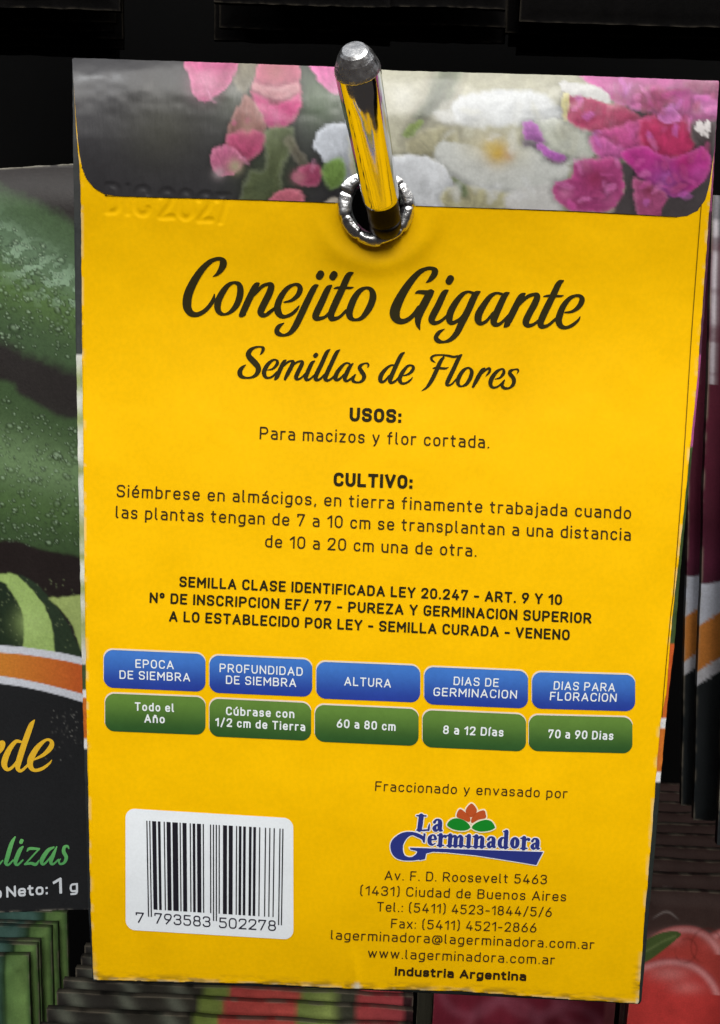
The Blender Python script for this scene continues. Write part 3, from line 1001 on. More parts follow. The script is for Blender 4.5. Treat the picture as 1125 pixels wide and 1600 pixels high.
Z5, Z6, Z7 = (360, 530, 8.036), (480, 535, 6.25), (650, 540, 6.618)
semillas = [
    script(Z5, [
        ([(372, 195, 6), (400, 158, 34), (412, 114, 42), (385, 96, 22), (320, 99, 26), (258, 130, 48), (226, 182, 66), (242, 228, 72), (300, 288, 78), (343, 342, 72), (350, 390, 66),
          (325, 440, 50), (275, 474, 32), (205, 484, 26), (142, 468, 48), (118, 430, 64), (126, 385, 54), (160, 345, 34), (195, 319, 6)], False),
        ([(468, 386, 10), (530, 370, 26), (580, 322, 40), (590, 282, 38), (570, 258, 22), (530, 263, 30), (472, 312, 48), (432, 380, 56), (422, 430, 56), (442, 474, 40), (480, 484, 26),
          (530, 465, 26), (585, 410, 24)], False),
        ([(700, 261, 14), (668, 290, 46), (620, 390, 54), (585, 470, 52), (560, 502, 26)], False), ([(660, 345, 16), (720, 287, 26), (768, 272, 26), (788, 290, 46), (765, 345, 52), (720, 430, 52), (685, 500, 34)], False),
        ([(760, 350, 16), (830, 292, 26), (883, 274, 26), (903, 294, 46), (880, 350, 52), (840, 430, 54), (824, 480, 52), (842, 503, 30), (890, 483, 24), (945, 425, 22)], False),
        ([(1058, 271, 14), (1020, 305, 46), (975, 400, 54), (947, 475, 54), (957, 508, 38), (1000, 498, 26), (1055, 450, 22)], False), ([(1065, 207, 54), (1076, 195, 54)], False)], .6),
    script(Z6, [
        ([(222, 68, 12), (190, 100, 38), (140, 210, 42), (92, 310, 44), (82, 350, 42), (97, 366, 30), (130, 353, 22), (168, 312, 18)], False),
        ([(318, 71, 12), (285, 105, 38), (235, 210, 42), (187, 315, 44), (177, 355, 40), (196, 370, 28), (230, 358, 22), (275, 316, 18)], False),
        ([(412, 206, 18), (380, 201, 18), (336, 236, 32), (292, 295, 42), (275, 345, 42), (287, 368, 26), (320, 353, 24), (360, 312, 16)], False),
        ([(448, 205, 12), (415, 240, 38), (377, 320, 42), (367, 360, 36), (387, 376, 24), (420, 358, 22), (470, 315, 16)], False),
        ([(590, 246, 6), (598, 222, 20), (588, 205, 18), (560, 204, 14), (525, 223, 30), (512, 247, 38), (530, 282, 42), (553, 317, 42), (553, 350, 38), (530, 380, 26), (490, 390, 18), (452, 378, 30),
          (448, 355, 28), (472, 318, 6)], False)], .6)]
flores = [
    script(Z6, [
        ([(845, 221, 16), (810, 226, 20), (760, 267, 34), (722, 320, 44), (714, 365, 42), (730, 386, 26), (760, 373, 24), (800, 325, 18)], False),
        ([(948, 98, 14), (915, 128, 38), (870, 220, 42), (822, 330, 44), (808, 375, 40), (826, 393, 26), (865, 373, 22), (908, 325, 18)], False),
        ([(935, 325, 8), (985, 310, 22), (1025, 277, 32), (1037, 242, 30), (1015, 223, 18), (980, 232, 26), (937, 282, 38), (907, 340, 42), (908, 380, 36), (930, 400, 24), (970, 393, 22),
          (1010, 365, 18), (1031, 338, 5)], False)], .6),
    script(Z7, [
        ([(56, 468, 4), (110, 432, 26), (160, 362, 42), (210, 260, 44), (250, 170, 42), (285, 120, 24)], False),
        ([(200, 174, 6), (166, 150, 24), (160, 122, 26), (195, 100, 20), (260, 95, 16), (330, 103, 22), (390, 115, 24), (430, 106, 18)], False),
        ([(172, 236, 6), (210, 228, 22), (300, 235, 22), (337, 223, 5)], False),
        ([(474, 93, 14), (444, 125, 40), (390, 240, 44), (337, 350, 46), (320, 395, 38), (336, 410, 22), (375, 393, 20), (412, 348, 16)], False),
        ([(535, 229, 20), (490, 256, 36), (447, 320, 44), (432, 375, 42), (447, 413, 26), (480, 418, 18), (525, 393, 36), (563, 330, 42), (577, 272, 40), (563, 240, 26)], True),
        ([(712, 231, 12), (680, 260, 38), (630, 350, 44), (590, 425, 26)], False), ([(680, 290, 14), (720, 252, 22), (753, 234, 24), (766, 247, 26), (753, 280, 26), (722, 315, 8)], False),
        ([(818, 346, 8), (870, 330, 22), (905, 287, 34), (907, 252, 26), (885, 241, 18), (837, 267, 34), (788, 330, 46), (770, 385, 44), (782, 423, 32), (815, 433, 22), (860, 413, 20), (915, 355, 12)], False),
        ([(1045, 292, 5), (1058, 262, 18), (1048, 244, 18), (1015, 246, 16), (977, 262, 34), (972, 290, 40), (1000, 325, 42), (1014, 360, 42), (1003, 405, 36), (963, 438, 22), (915, 438, 30),
          (892, 410, 32), (920, 355, 6)], False)], .6)]
ink('subtitle_lettering', *join(semillas + flores), OLIVE, packet, 2)


# ---- technical sans lettering
def block(name, rows, col, parent=packet, level=2):
    return ink(name, *join([line_px(*r) for r in rows]), col, parent, level)


BROWN, BLACK = (62, 46, 20), (42, 36, 16)
block('usage_heading', [('USOS:', (546, 658), (627, 661), 21.5, 4.9, .14)], BLACK)
block('usage_text', [('Para macizos y flor cortada.', (405.5, 686), (764.5, 700.5), 19.6, 2.5)], BROWN)
block('growing_heading', [('CULTIVO:', (521, 759.5), (644.5, 764), 21.5, 4.9, .14)], BLACK)
block('growing_text', [
    ('Siémbrese en almácigos, en tierra finamente trabajada cuando', (182, 776.5), (986, 811), 19.4, 2.5),
    ('las plantas tengan de 7 a 10 cm se transplantan a una distancia', (180.5, 809.5), (985.5, 845), 19.4, 2.5),
    ('de 10 a 20 cm una de otra.', (414, 855), (744.5, 870), 19.4, 2.5)], BROWN)
block('legal_text', [
    ('SEMILLA CLASE IDENTIFICADA LEY 20.247 - ART. 9 Y 10', (280, 917), (878, 945.5), 16.8, 3.2, .16),
    ('Nº DE INSCRIPCION EF/ 77 - PUREZA Y GERMINACION SUPERIOR', (233.5, 942), (924, 974.5), 16.8, 3.2, .16),
    ('A LO ESTABLECIDO POR LEY - SEMILLA CURADA - VENENO', (264, 971), (890, 1000.5), 16.8, 3.2, .16)], BLACK)

# ---- the table of ten tiles
TILES = [
    (((162, 1013), (321, 1020), (162, 1074), (321, 1081)), [('EPOCA', (211.6, 1043.4), (271.4, 1045.6), 13.4, 1.9), ('DE SIEMBRA', (186.7, 1060.6), (297, 1065), 13.4, 1.9)],
     ((164, 1081.5), (321, 1087.7), (164, 1142), (321, 1148.6)), [('Todo el', (210.7, 1110.5), (272.3, 1112.8), 13.4, 2.3), ('Año', (225.6, 1129), (257.5, 1130.3), 13.4, 2.3)]),
    (((327, 1022), (487.8, 1028.8), (327, 1082), (487.8, 1089)), [('PROFUNDIDAD', (343, 1050), (473, 1056.2), 13.4, 1.9), ('DE SIEMBRA', (352.9, 1068.6), (462.7, 1073.6), 13.4, 1.9)],
     ((327, 1089.5), (486, 1096.7), (327, 1150.3), (486, 1157.7)), [('Cúbrase con', (353, 1117.4), (459.8, 1122.2), 13.4, 2.3), ('1/2 cm de Tierra', (336.3, 1134.6), (476.8, 1142.4), 13.4, 2.3)]),
    (((494, 1032), (656.5, 1038.2), (494, 1091), (656.5, 1098)), [('ALTURA', (538, 1071), (610.6, 1074.6), 13.8, 1.9)],
     ((491.8, 1099.3), (654, 1106), (491.8, 1158.3), (654, 1166)), [('60 a 80 cm', (526, 1136.8), (618, 1142.2), 13.6, 2.3)]),
    (((662.6, 1040), (825, 1046.8), (662.6, 1100.2), (825, 1107.2)), [('DIAS DE', (708.5, 1070.4), (779, 1073.6), 13.4, 1.9), ('GERMINACION', (677, 1087.4), (807.4, 1092), 13.4, 1.9)],
     ((660, 1107.8), (821.8, 1114.4), (660, 1167), (821.8, 1174.6)), [('8 a 12 Días', (692, 1146.8), (786.5, 1151), 13.6, 2.3)]),
    (((831, 1048), (992.4, 1053), (831, 1107), (992.4, 1111.4)), [('DIAS PARA', (864.8, 1077.6), (960.6, 1080.8), 13.4, 1.9), ('FLORACION', (859, 1094.2), (963, 1097), 13.4, 1.9)],
     ((826, 1115.4), (988.2, 1119), (826, 1173), (988.2, 1177.4)), [('70 a 90 Dias', (856, 1153.2), (958, 1156.4), 13.6, 2.3)])]


def rrect_field(tl, tr, bl, br, rad, step, grow=0.0):
    tl, tr, bl, br = (np.array(q, float) for q in (tl, tr, bl, br))
    c0 = (tl + tr + bl + br) / 4
    ex, ey = ((tr - tl) + (br - bl)) / 4, ((bl - tl) + (br - tr)) / 4
    lx, ly = np.hypot(*ex), np.hypot(*ey)
    m = np.array([ex / lx, ey / ly]).T
    mi = np.linalg.inv(m)
    xs = np.arange(min(tl[0], bl[0]) - 5, max(tr[0], br[0]) + 6, step)
    ys = np.arange(min(tl[1], tr[1]) - 5, max(bl[1], br[1]) + 6, step)
    X, Y = np.meshgrid(xs, ys)
    q = np.stack([X - c0[0], Y - c0[1]], -1) @ mi.T
    dx, dy = np.abs(q[..., 0]) - (lx + grow - rad), np.abs(q[..., 1]) - (ly + grow - rad)
    sd = np.hypot(np.maximum(dx, 0), np.maximum(dy, 0)) + np.minimum(np.maximum(dx, dy), 0) - rad
    return xs, ys, -sd, (c0, mi, lx, ly)


def tile(name, corner, rad, c_top, c_bot, rows, desc):
    xs, ys, f, (c0, mi, lx, ly) = rrect_field(*corner, rad, 2.2)
    pts, faces = march(xs, ys, f)
    q = (pts - c0) @ mi.T
    k = sstep(-1, 1, q[:, 1] / ly)[:, None]
    col = s2l(c_top) * (1 - k) + s2l(c_bot) * k
    col = col * (1 + .12 * (fbm(pts[:, 0] / 7, pts[:, 1] / 7, 77) - .5))[:, None]
    o = ink(name, pts, faces, col, packet, 2)
    o['label'] = desc
    # pale halo printed along the upper edge
    xs, ys, f, fr = rrect_field(*corner, rad, .8)
    X, Y = np.meshgrid(xs, ys)
    f2 = rrect_field(*[(a, b + 1.7) for a, b in corner], rad, .8)
    g = rrect_field(*corner, rad, .8, .6)[2]
    h = rrect_field(*corner, rad, .8)
    # shifted copy evaluated on the same grid
    c1 = np.array([0.35, 1.9])
    qq = np.stack([X - c0[0] - c1[0], Y - c0[1] - c1[1]], -1) @ mi.T
    dx, dy = np.abs(qq[..., 0]) - (lx - rad), np.abs(qq[..., 1]) - (ly - rad)
    sd = np.hypot(np.maximum(dx, 0), np.maximum(dy, 0)) + np.minimum(np.maximum(dx, dy), 0) - rad
    ink('tile_halo', *march(xs, ys, np.minimum(g, sd)), (226, 214, 196), o, 3)
    ink('tile_text', *join([line_px(*r) for r in rows]), (228, 234, 236), o, 3)
    return o


NM = ('sowing season', 'sowing depth', 'height', 'germination days', 'flowering days')
for (ca, ra, cb, rb), nm in zip(TILES, NM):
    tile('heading_tile', ca, 15, (66, 120, 200), (40, 62, 150), ra, 'blue rounded tile headed with the ' + nm)
    tile('value_tile', cb, 15, (98, 134, 58), (46, 84, 40), rb, 'green rounded tile giving the ' + nm)

# ---- barcode
lab_c = ((194.7, 1263), (459.5, 1278.5), (197.6, 1452.6), (457.2, 1468.5))
xs, ys, f, _ = rrect_field(*lab_c, 15, 2.5)
pts, faces = march(xs, ys, f)
label = ink('barcode_label', pts, faces, (234, 240, 245), packet, 2)
L_ = '0001101 0011001 0010011 0111101 0100011 0110001 0101111 0111011 0110111 0001011'.split()
R_ = [''.join('10'[int(b)] for b in s) for s in L_]
Gc = [s[::-1] for s in R_]
par = ['LLLLLL', 'LLGLGG', 'LLGGLG', 'LLGGGL', 'LGLLGG', 'LGGLLG', 'LGGGLL', 'LGLGLG', 'LGLGGL', 'LGGLGL']
code = '7793583502278'
bits = '101' + ''.join((L_ if p == 'L' else Gc)[int(d)] for d, p in zip(code[1:7], par[int(code[0])])) + '01010' + ''.join(R_[int(d)] for d in code[7:]) + '101'
TLb, TRb, BLb, BRb = np.array([228.3, 1282.3]), np.array([443.2, 1295]), np.array([230.8, 1420.5]), np.array([441, 1434])
bv, bf = [], []


def bpt(u, v_):
    return (TLb * (1 - u) + TRb * u) * (1 - v_) + (BLb * (1 - u) + BRb * u) * v_


i = 0
while i < 95:
    if bits[i] == '0':
        i += 1
        continue
    j = i
    while j < 95 and bits[j] == '1':
        j += 1
    low = 1.085 if (i < 3 or 44 < i < 50 or i > 91) else 1.0
    n0 = len(bv)
    gsh = .08 / 95
    NS = 8
    for k in range(NS + 1):
        vv = low * k / NS
        bv += [bpt(i / 95 + gsh, vv), bpt(j / 95 - gsh, vv)]
    bf += [[n0 + 2 * k, n0 + 2 * k + 1, n0 + 2 * k + 3, n0 + 2 * k + 2] for k in range(NS)]
    i = j
ink('bar_lines', np.array(bv), bf, (34, 32, 40), label, 3)
ink('barcode_digits', *join([line_px('7', (212, 1441.6), (225.2, 1442.4), 16.4, 2.1), line_px('793583', (241, 1443), (329, 1449), 16.8, 2.1, .14), line_px('502278', (342, 1450), (431.2, 1455), 16.8, 2.1, .14)]),
    (44, 42, 56), label, 3)

# ---- maker's block
block('packer_text', [('Fraccionado y envasado por', (586, 1235.8), (886.4, 1247.6), 15.4, 1.9)], (62, 44, 22))
block('address_text', [
    ('Av. F. D. Roosevelt 5463', (600.8, 1375), (854.4, 1381.8), 15, 1.9),
    ('(1431) Ciudad de Buenos Aires', (562.6, 1398.6), (884.4, 1408.4), 15, 1.9),
    ('Tel.: (5411) 4523-1844/5/6', (588.8, 1424), (862, 1432.8), 15, 1.9),
    ('Fax: (5411) 4521-2866', (610.8, 1450.2), (838, 1457.2), 15, 1.9),
    ('lagerminadora@lagerminadora.com.ar', (516.8, 1468), (928.4, 1483.4), 15, 1.9),
    ('www.lagerminadora.com.ar', (574.6, 1496.4), (866.8, 1507.4), 15, 1.9)], (62, 44, 22))
block('origin_text', [('Industria Argentina', (616.6, 1524.6), (822, 1533), 14.2, 3.3, .12)], (50, 36, 18))

# logo
ZL = (600, 1250, 4.327)


def serif(ch, x, yb, h, sh=0.0):
    """bold serif small letters as brush strokes: x left, yb baseline, h x-height"""
    S_, H_ = .36 * h, .13 * h
    def q(pts):
        return [(x + a * h + (b * h) * .06, yb - b * h, w_) for a, b, w_ in pts]
    st = lambda a, b0=.05, b1=.95: (q([(a, b0, S_), (a, (b0 + b1) / 2, S_), (a, b1, S_)]), False)
    foot = lambda a, b=.06: (q([(a - .26, b, H_), (a, b, H_), (a + .26, b, H_)]), False)
    top = lambda a, b=.93: (q([(a - .27, b, H_), (a - .1, b, H_ * 1.2)]), False)
    if ch == 'e':
        return [(q([(.30, .52, H_), (.55, .53, H_), (.74, .56, H_)]), False), (q([(.74, .6, .26 * h), (.62, .86, .2 * h), (.44, .92, H_), (.27, .75, .3 * h), (.22, .5, S_), (.27, .24, .32 * h), (.48, .08, .17 * h), (.74, .22, .08 * h)]), False)], .86
    if ch == 'r':
        return [st(.28), foot(.3), top(.28), (q([(.38, .66, H_), (.55, .88, .16 * h), (.68, .82, .28 * h)]), False)], .8
    if ch == 'n':
        return [st(.28), foot(.3), top(.28), (q([(.4, .72, H_), (.62, .9, .2 * h), (.8, .76, .32 * h), (.8, .5, S_), (.8, .05, S_)]), False), foot(.82)], 1.12
    if ch == 'm':
        return [st(.28), foot(.3), top(.28), (q([(.4, .72, H_), (.6, .9, .2 * h), (.76, .76, .32 * h), (.76, .5, S_), (.76, .05, S_)]), False), foot(.78),
                (q([(.9, .72, H_), (1.08, .9, .2 * h), (1.24, .76, .32 * h), (1.24, .5, S_), (1.24, .05, S_)]), False), foot(1.26)], 1.56
    if ch == 'ı':
        return [st(.28), foot(.28), top(.28)], .62
    if ch == 'a':
        return [(q([(.18, .72, .24 * h), (.3, .9, .16 * h), (.5, .9, .18 * h), (.62, .72, .34 * h), (.62, .3, S_), (.68, .08, .22 * h), (.84, .08, .1 * h)]), False),
                (q([(.58, .56, H_), (.32, .46, .18 * h), (.2, .24, .32 * h), (.34, .06, .2 * h), (.56, .2, H_)]), False)], .94
    if ch == 'd':
        return [(q([(.72, 1.42, S_), (.72, .7, S_), (.72, .08, S_)]), False), (q([(.5, 1.44, H_), (.72, 1.44, H_)]), False), (q([(.72, .07, H_), (.94, .07, H_)]), False),
                (q([(.6, .86, H_), (.4, .88, .18 * h), (.24, .7, .32 * h), (.2, .46, S_), (.25, .22, .32 * h), (.42, .06, .18 * h), (.6, .14, H_)]), False)], 1.02
    return [(q([(.45, .93, .15 * h), (.27, .76, .3 * h), (.22, .5, S_), (.27, .24, .3 * h), (.45, .07, .15 * h), (.63, .24, .3 * h), (.68, .5, S_), (.63, .76, .3 * h)]), True)], .92


items = [
    ([(270, 285, 8), (262, 258, 22), (232, 240, 26), (185, 227, 24), (132, 246, 52), (92, 290, 80), (86, 325, 84), (98, 362, 68), (132, 390, 36), (182, 398, 24), (228, 384, 42), (250, 362, 54)], False),
    ([(252, 108, 34), (246, 160, 34), (240, 200, 32)], False), ([(222, 106, 10), (252, 106, 12), (284, 108, 10)], False), ([(222, 203, 10), (260, 205, 12), (300, 202, 12)], False), ([(302, 204, 12), (304, 184, 14), (308, 160, 4)], False)]
sa, _ = serif('a', 322, 212, 86)
items += sa
x_, n_ = 288, 0
for ch in 'ermınadora':
    yb = 309 + (x_ - 288) * .036
    st_, wd = serif(ch, x_, yb, 79)
    items += st_
    x_ += wd * 79 * 1.022
xs, ys, f = strokes_px(ZL, items, .6, polys=[[(172, 322), (300, 326), (1076, 351), (1030, 440), (900, 418), (620, 374), (420, 354), (330, 350), (285, 362), (278, 400), (240, 408), (222, 345), (180, 335)],
                                             [(268, 222), (282, 228), (276, 290), (262, 285)]])
logo = ink('maker_logo', *march(xs, ys, f + 1.5), (232, 232, 232), packet, 2)
logo['label'] = 'blue and white maker logo with a red and green water lily'
ink('logo_lettering', *march(xs, ys, f), (44, 54, 128), logo, 3)
lens = {
    'petal': [[(592, 22), (628, 62), (620, 95), (588, 118), (556, 92), (554, 60)], [(516, 60), (560, 90), (585, 122), (576, 150), (530, 132), (492, 115), (494, 85)], [(676, 68), (690, 100), (686, 124), (640, 135), (594, 158), (590, 125), (625, 85)]],
    'leaf': [[(425, 165), (455, 130), (505, 123), (560, 148), (585, 186), (545, 208), (485, 204), (445, 188)], [(752, 182), (725, 142), (680, 133), (625, 152), (592, 187), (640, 213), (700, 211), (738, 198)]]}
ol = [catmull(np.array(p, float), 6, True) / ZL[2] + [ZL[0], ZL[1]] for k in lens for p in lens[k]]
xs, ys = np.arange(690, 782, .7), np.arange(1246, 1310, .7)
X, Y = np.meshgrid(xs, ys)
fs = [poly_sdf(X, Y, p) for p in ol]
ink('lily_outline', *march(xs, ys, np.max(fs, 0) + 1.7), (238, 230, 205), logo, 3.5)
for k, (fx, nm) in enumerate(zip(fs, ['petal'] * 3 + ['leaf'] * 2)):
    ink(nm, *march(xs, ys, fx - .3), (186, 82, 40) if nm == 'petal' else (24, 132, 40), logo, 4.5)

# ------------------------------------------------------------------ the chrome hook
R0 = 0.00258


def rod_at(f_):
    return P(601 + (558.6 - 601) * f_, 340 + (109 - 340) * f_, .0012 - .0198 * (1 - (1 - f_) ** 1.10))


tip = rod_at(1.0)
dirv = tip - rod_at(.9)
dn = dirv / np.linalg.norm(dirv)
R1 = R0 * 1.10
q = catmull([rod_at(f_) for f_ in np.linspace(.135, 1.0, 7)], 8)
rad = list(np.linspace(R0, R1, len(q)))
e0 = rod_at(0)
back_y = .47 - DIST
hook = empty('display_hook', (e0[0], back_y, e0[2]))
tag(hook, 'shiny chrome display hook poking up through the eyelet of the yellow packet', 'hook')


def tube(pts, rads, n=40, cap=True, wob=0.0):
    v, f = [], []
    for i, p in enumerate(pts):
        t = pts[min(i + 1, len(pts) - 1)] - pts[max(i - 1, 0)]
        t = t / np.linalg.norm(t)
        s1 = np.cross(t, [1, 0, 0.01])
        s1 /= np.linalg.norm(s1)
        s2 = np.cross(t, s1)
        for k in range(n):
            th = 2 * math.pi * k / n
            r = rads[i] * (1 + wob * random.uniform(-1, 1))
            v.append(p + (s1 * math.cos(th) + s2 * math.sin(th)) * r)
    for i in range(len(pts) - 1):
        for k in range(n):
            a, b = i * n + k, i * n + (k + 1) % n
            f.append([a, b, b + n, a + n])
    if cap:
        f.append(list(range((len(pts) - 1) * n, len(pts) * n)))
    return np.array(v), f


v, f = tube(np.vstack([q[:1] - (q[1] - q[0]) * .1, q]), [R0 * .9] + rad, 64, False)
mesh('chrome_sleeve', v, f, M_CHROME, hook, smooth=True)
bar = [np.array([e0[0], back_y, e0[2] - .0005]), np.array([e0[0], e0[1] + .012, e0[2] - .0005])]
bar += list(catmull([np.array([e0[0], e0[1] + .012, e0[2] - .0005]), e0 + (rod_at(.05) - rod_at(0)) * -.8 + [0, .001, 0], rod_at(0), rod_at(.1), rod_at(.2)], 6))[1:]
v, f = tube(np.array(bar), [R0 * .90] * len(bar), 40, False)
mesh('dark_bar', v, f, metal('dark_steel', (0.022, 0.02, 0.02), 0.45, 0.2, 600), hook, smooth=True)
tp = [tip - dn * .00015, tip + dn * .00005, tip + dn * .0004, tip + dn * .0017, tip + dn * .0025, tip + dn * .0028, tip + dn * .0029]
tr = [R1 * .99, R1 * 1.01, R1 * .985, R1 * .80, R1 * .62, R1 * .50, R1 * .1]
v, f = tube(np.array(tp), tr, 30, True, .012)
mesh('bevelled_tip', v, f, M_TIP, hook)

# ------------------------------------------------------------------ the zucchini packet on the left
YZ = .183 - DIST
zp = empty('seed_packet', P(-150, 1440, YZ))
tag(zp, 'dark green zucchini seed packet left of the yellow packet, cut by the frame', 'seed packet')
ZOUT = [(-360, 255), (-100, 266), (0, 263), (60, 259), (128, 255), (133, 600), (140, 1000), (146, 1300), (148, 1421), (60, 1423.5), (0, 1426), (-340, 1442)]
xs, ys = np.concatenate([np.arange(-366, -6, 10), np.arange(-6, 156, 1.8)]), np.arange(248, 1450, 2.2)
X, Y = np.meshgrid(xs, ys)
f = poly_sdf(X, Y + 1.5 * (fbm(X / 10, Y / 30, 6) - .5), ZOUT)
pts, faces = march(xs, ys, f)
x, y = pts[:, 0], pts[:, 1]
pic = Picture(x, y, (40, 36, 35))
B_ = pic.blob
B_([(-380, 250), (-100, 268), (60, 320), (135, 372), (150, 440), (150, 575), (60, 560), (-30, 520), (-380, 420)], (64, 86, 56), 14, warp=6)
B_([(-380, 560), (-20, 590), (30, 615), (90, 650), (150, 680), (150, 885), (60, 860), (-40, 842), (-380, 800)], (60, 82, 50), 6, warp=2)
d1 = (y - (300 + .75 * x)) / 60
k = np.exp(-(((y - (372 + .62 * x)) / 42) ** 2)) * (y < 560) * .6
pic.c = pic.c * (1 - k[:, None]) + s2l((104, 130, 104)) * k[:, None]
k = np.exp(-(((y - (440 + .45 * x)) / 36) ** 2)) * (y < 560) * .55
pic.c = pic.c * (1 - k[:, None]) + s2l((92, 122, 62)) * k[:, None]
k = np.exp(-(((y - (712 + .28 * x)) / 46) ** 2)) * .72
pic.c = pic.c * (1 - k[:, None]) + s2l((118, 146, 102)) * k[:, None]
k = np.exp(-(((y - (780 + .2 * x)) / 30) ** 2)) * .4
pic.c = pic.c * (1 - k[:, None]) + s2l((84, 114, 60)) * k[:, None]
# wet skin: pools and beads of water
wn = fbm(x / 15 + .35 * fbm(x / 5, y / 5, 75), y / 11, 71, 4)
wet = sstep(.50, .54, wn) * np.exp(-(((y - (385 + .66 * x)) / 38) ** 2)) * (y < 480)
pic.c = pic.c * (1 - .8 * wet[:, None]) + s2l((140, 168, 140)) * .8 * wet[:, None]
edge_ = np.exp(-((wn - .495) / .012) ** 2) * np.exp(-(((y - (385 + .66 * x)) / 46) ** 2))
pic.c = pic.c * (1 - .6 * edge_[:, None]) + s2l((34, 52, 38)) * .6 * edge_[:, None]
for q_ in range(950):
    ax, ay = rng.uniform(-5, 132), rng.uniform(335, 872)
    if not (345 + .5 * ax < ay < 540 + .2 * ax or 615 + .45 * ax < ay < 855):
        continue
    r_ = abs(rng.normal(0, .9)) + .9
    if rng.random() < .05:
        r_ *= 2.3
    el, an = rng.uniform(1, 1.7), .5
    m_ = (np.abs(x - ax) < r_ * 4) & (np.abs(y - ay) < r_ * 4)
    dx_, dy_ = x[m_] - ax, y[m_] - ay
    ux, uy = (dx_ * math.cos(an) + dy_ * math.sin(an)) / el, -dx_ * math.sin(an) + dy_ * math.cos(an)
    dd = np.hypot(ux, uy) / r_
    ring = np.exp(-((dd - 1.1) / .35) ** 2) * .55
    pic.c[m_] = pic.c[m_] * (1 - ring[:, None] * .75)
    hl = np.exp(-(np.hypot(ux + r_ * .2, uy + r_ * .35) / (r_ * .65)) ** 4) * rng.uniform(.25, .85)
    pic.c[m_] = pic.c[m_] * (1 - hl[:, None]) + s2l((148, 172, 142)) * hl[:, None]
FZ, FW = (0, 600, 3.81), (0, 980, 3.478)
B_([(-200, 870), (0, 845), (60, 858), (150, 882), (150, 960), (-200, 960)], (34, 27, 26), 4)
B_([(0, 1165), (50, 1210), (110, 1310), (145, 1450), (145, 1640), (-700, 1640), (-700, 1200)], (30, 44, 30), 3, FZ)
B_([(-300, 1140), (0, 1132), (60, 1128), (130, 1160), (230, 1270), (300, 1400), (350, 1650), (148, 1650), (146, 1450), (112, 1310), (52, 1215), (0, 1178), (-300, 1200)], (158, 186, 108), 2, FZ)
pic.spot(190, 1420, 90, (176, 204, 126), .6, FZ)
B_([(110, 1138), (200, 1178), (300, 1278), (400, 1420), (490, 1650), (348, 1650), (300, 1400), (232, 1270)], (42, 56, 40), 2, FZ)
B_([(292, 1278), (380, 1270), (560, 1285), (560, 1640), (490, 1600), (430, 1440), (350, 1330)], (160, 178, 106), 2, FZ)
for q_ in range(90):
    ax, ay = rng.uniform(0, 120), rng.uniform(905, 1015)
    k = np.exp(-(((x - ax) / 1.2) ** 2 + ((y - ay) / 1.2) ** 2)) * .35
    pic.c = pic.c * (1 - k[:, None]) + s2l((150, 165, 120)) * k[:, None]
pic.mottle(9, .14, 81)
# swoosh and dark foot
def band(y_of, col, below=True):
    lim = y_of(x)
    k = sstep(-1, 1, y - lim)
    pic.c = pic.c * (1 - k[:, None]) + (s2l(col) if np.ndim(col) == 1 else col) * k[:, None]
yy = lambda p: (lambda xx: np.interp(xx, [-360] + [q[0] / 3.478 for q in p] + [150], [980 + p[0][1] / 3.478 + 10] + [980 + q[1] / 3.478 for q in p] + [980 + p[-1][1] / 3.478 + 4]))
band(yy([(0, 98), (120, 107), (250, 125), (360, 144), (450, 166)]), (208, 212, 222))
kx = np.clip(x / 130, 0, 1)[:, None]
band(yy([(0, 138), (120, 147), (250, 165), (360, 184), (450, 205)]), s2l((206, 130, 48)) * (1 - kx) + s2l((196, 92, 42)) * kx)
band(yy([(0, 264), (120, 283), (230, 306), (350, 336), (450, 363)]), (208, 212, 222))
band(yy([(0, 306), (120, 323), (230, 346), (350, 377), (450, 408)]), (33, 34, 36))
pic.mottle(3.5, .06, 83)
for q_ in range(60):                                   # dust specks on the dark foot
    ax, ay = 105 + rng.normal(0, 16), 1130 + rng.normal(0, 26)
    k = np.exp(-(((x - ax) / .9) ** 2 + ((y - ay) / .9) ** 2)) * .4 * (y > 1105)
    pic.c = pic.c * (1 - k[:, None]) + s2l((150, 150, 145)) * k[:, None]
rim = np.exp(-(poly_sdf(x, y, ZOUT) / 1.6) ** 2) * .6 * sstep(.35, .6, fbm(x / 12, y / 12, 91))
pic.c = pic.c * (1 - rim[:, None]) + s2l((170, 165, 150)) * rim[:, None]
YZv = YZ - .0008 * (1 - ((x + 100) / 260) ** 2) + .0028 * np.clip((330 - y) / 70, 0, 1) ** 2
v, faces, c = skirt(P(x, y, YZv), faces, np.clip(pic.c * 1.04, 0, 1), .0018)
mesh('picture_panel', v, faces, M_CARD, zp, c, smooth=True)


def ink_z(name, pf, col, col2=None):
    pts, faces = pf
    x, y = pts[:, 0], pts[:, 1]
    yv = YZ - .0008 * (1 - ((x + 100) / 260) ** 2) - LEV * 2
    c = np.tile(s2l(col), (len(pts), 1))
    if col2 is not None:
        k = ((y - y.min()) / (y.max() - y.min()))[:, None]
        c = c * (1 - k) + s2l(col2) * k
    return mesh(name, P(x, y, yv), faces, M_INK, zp, c, smooth=True)


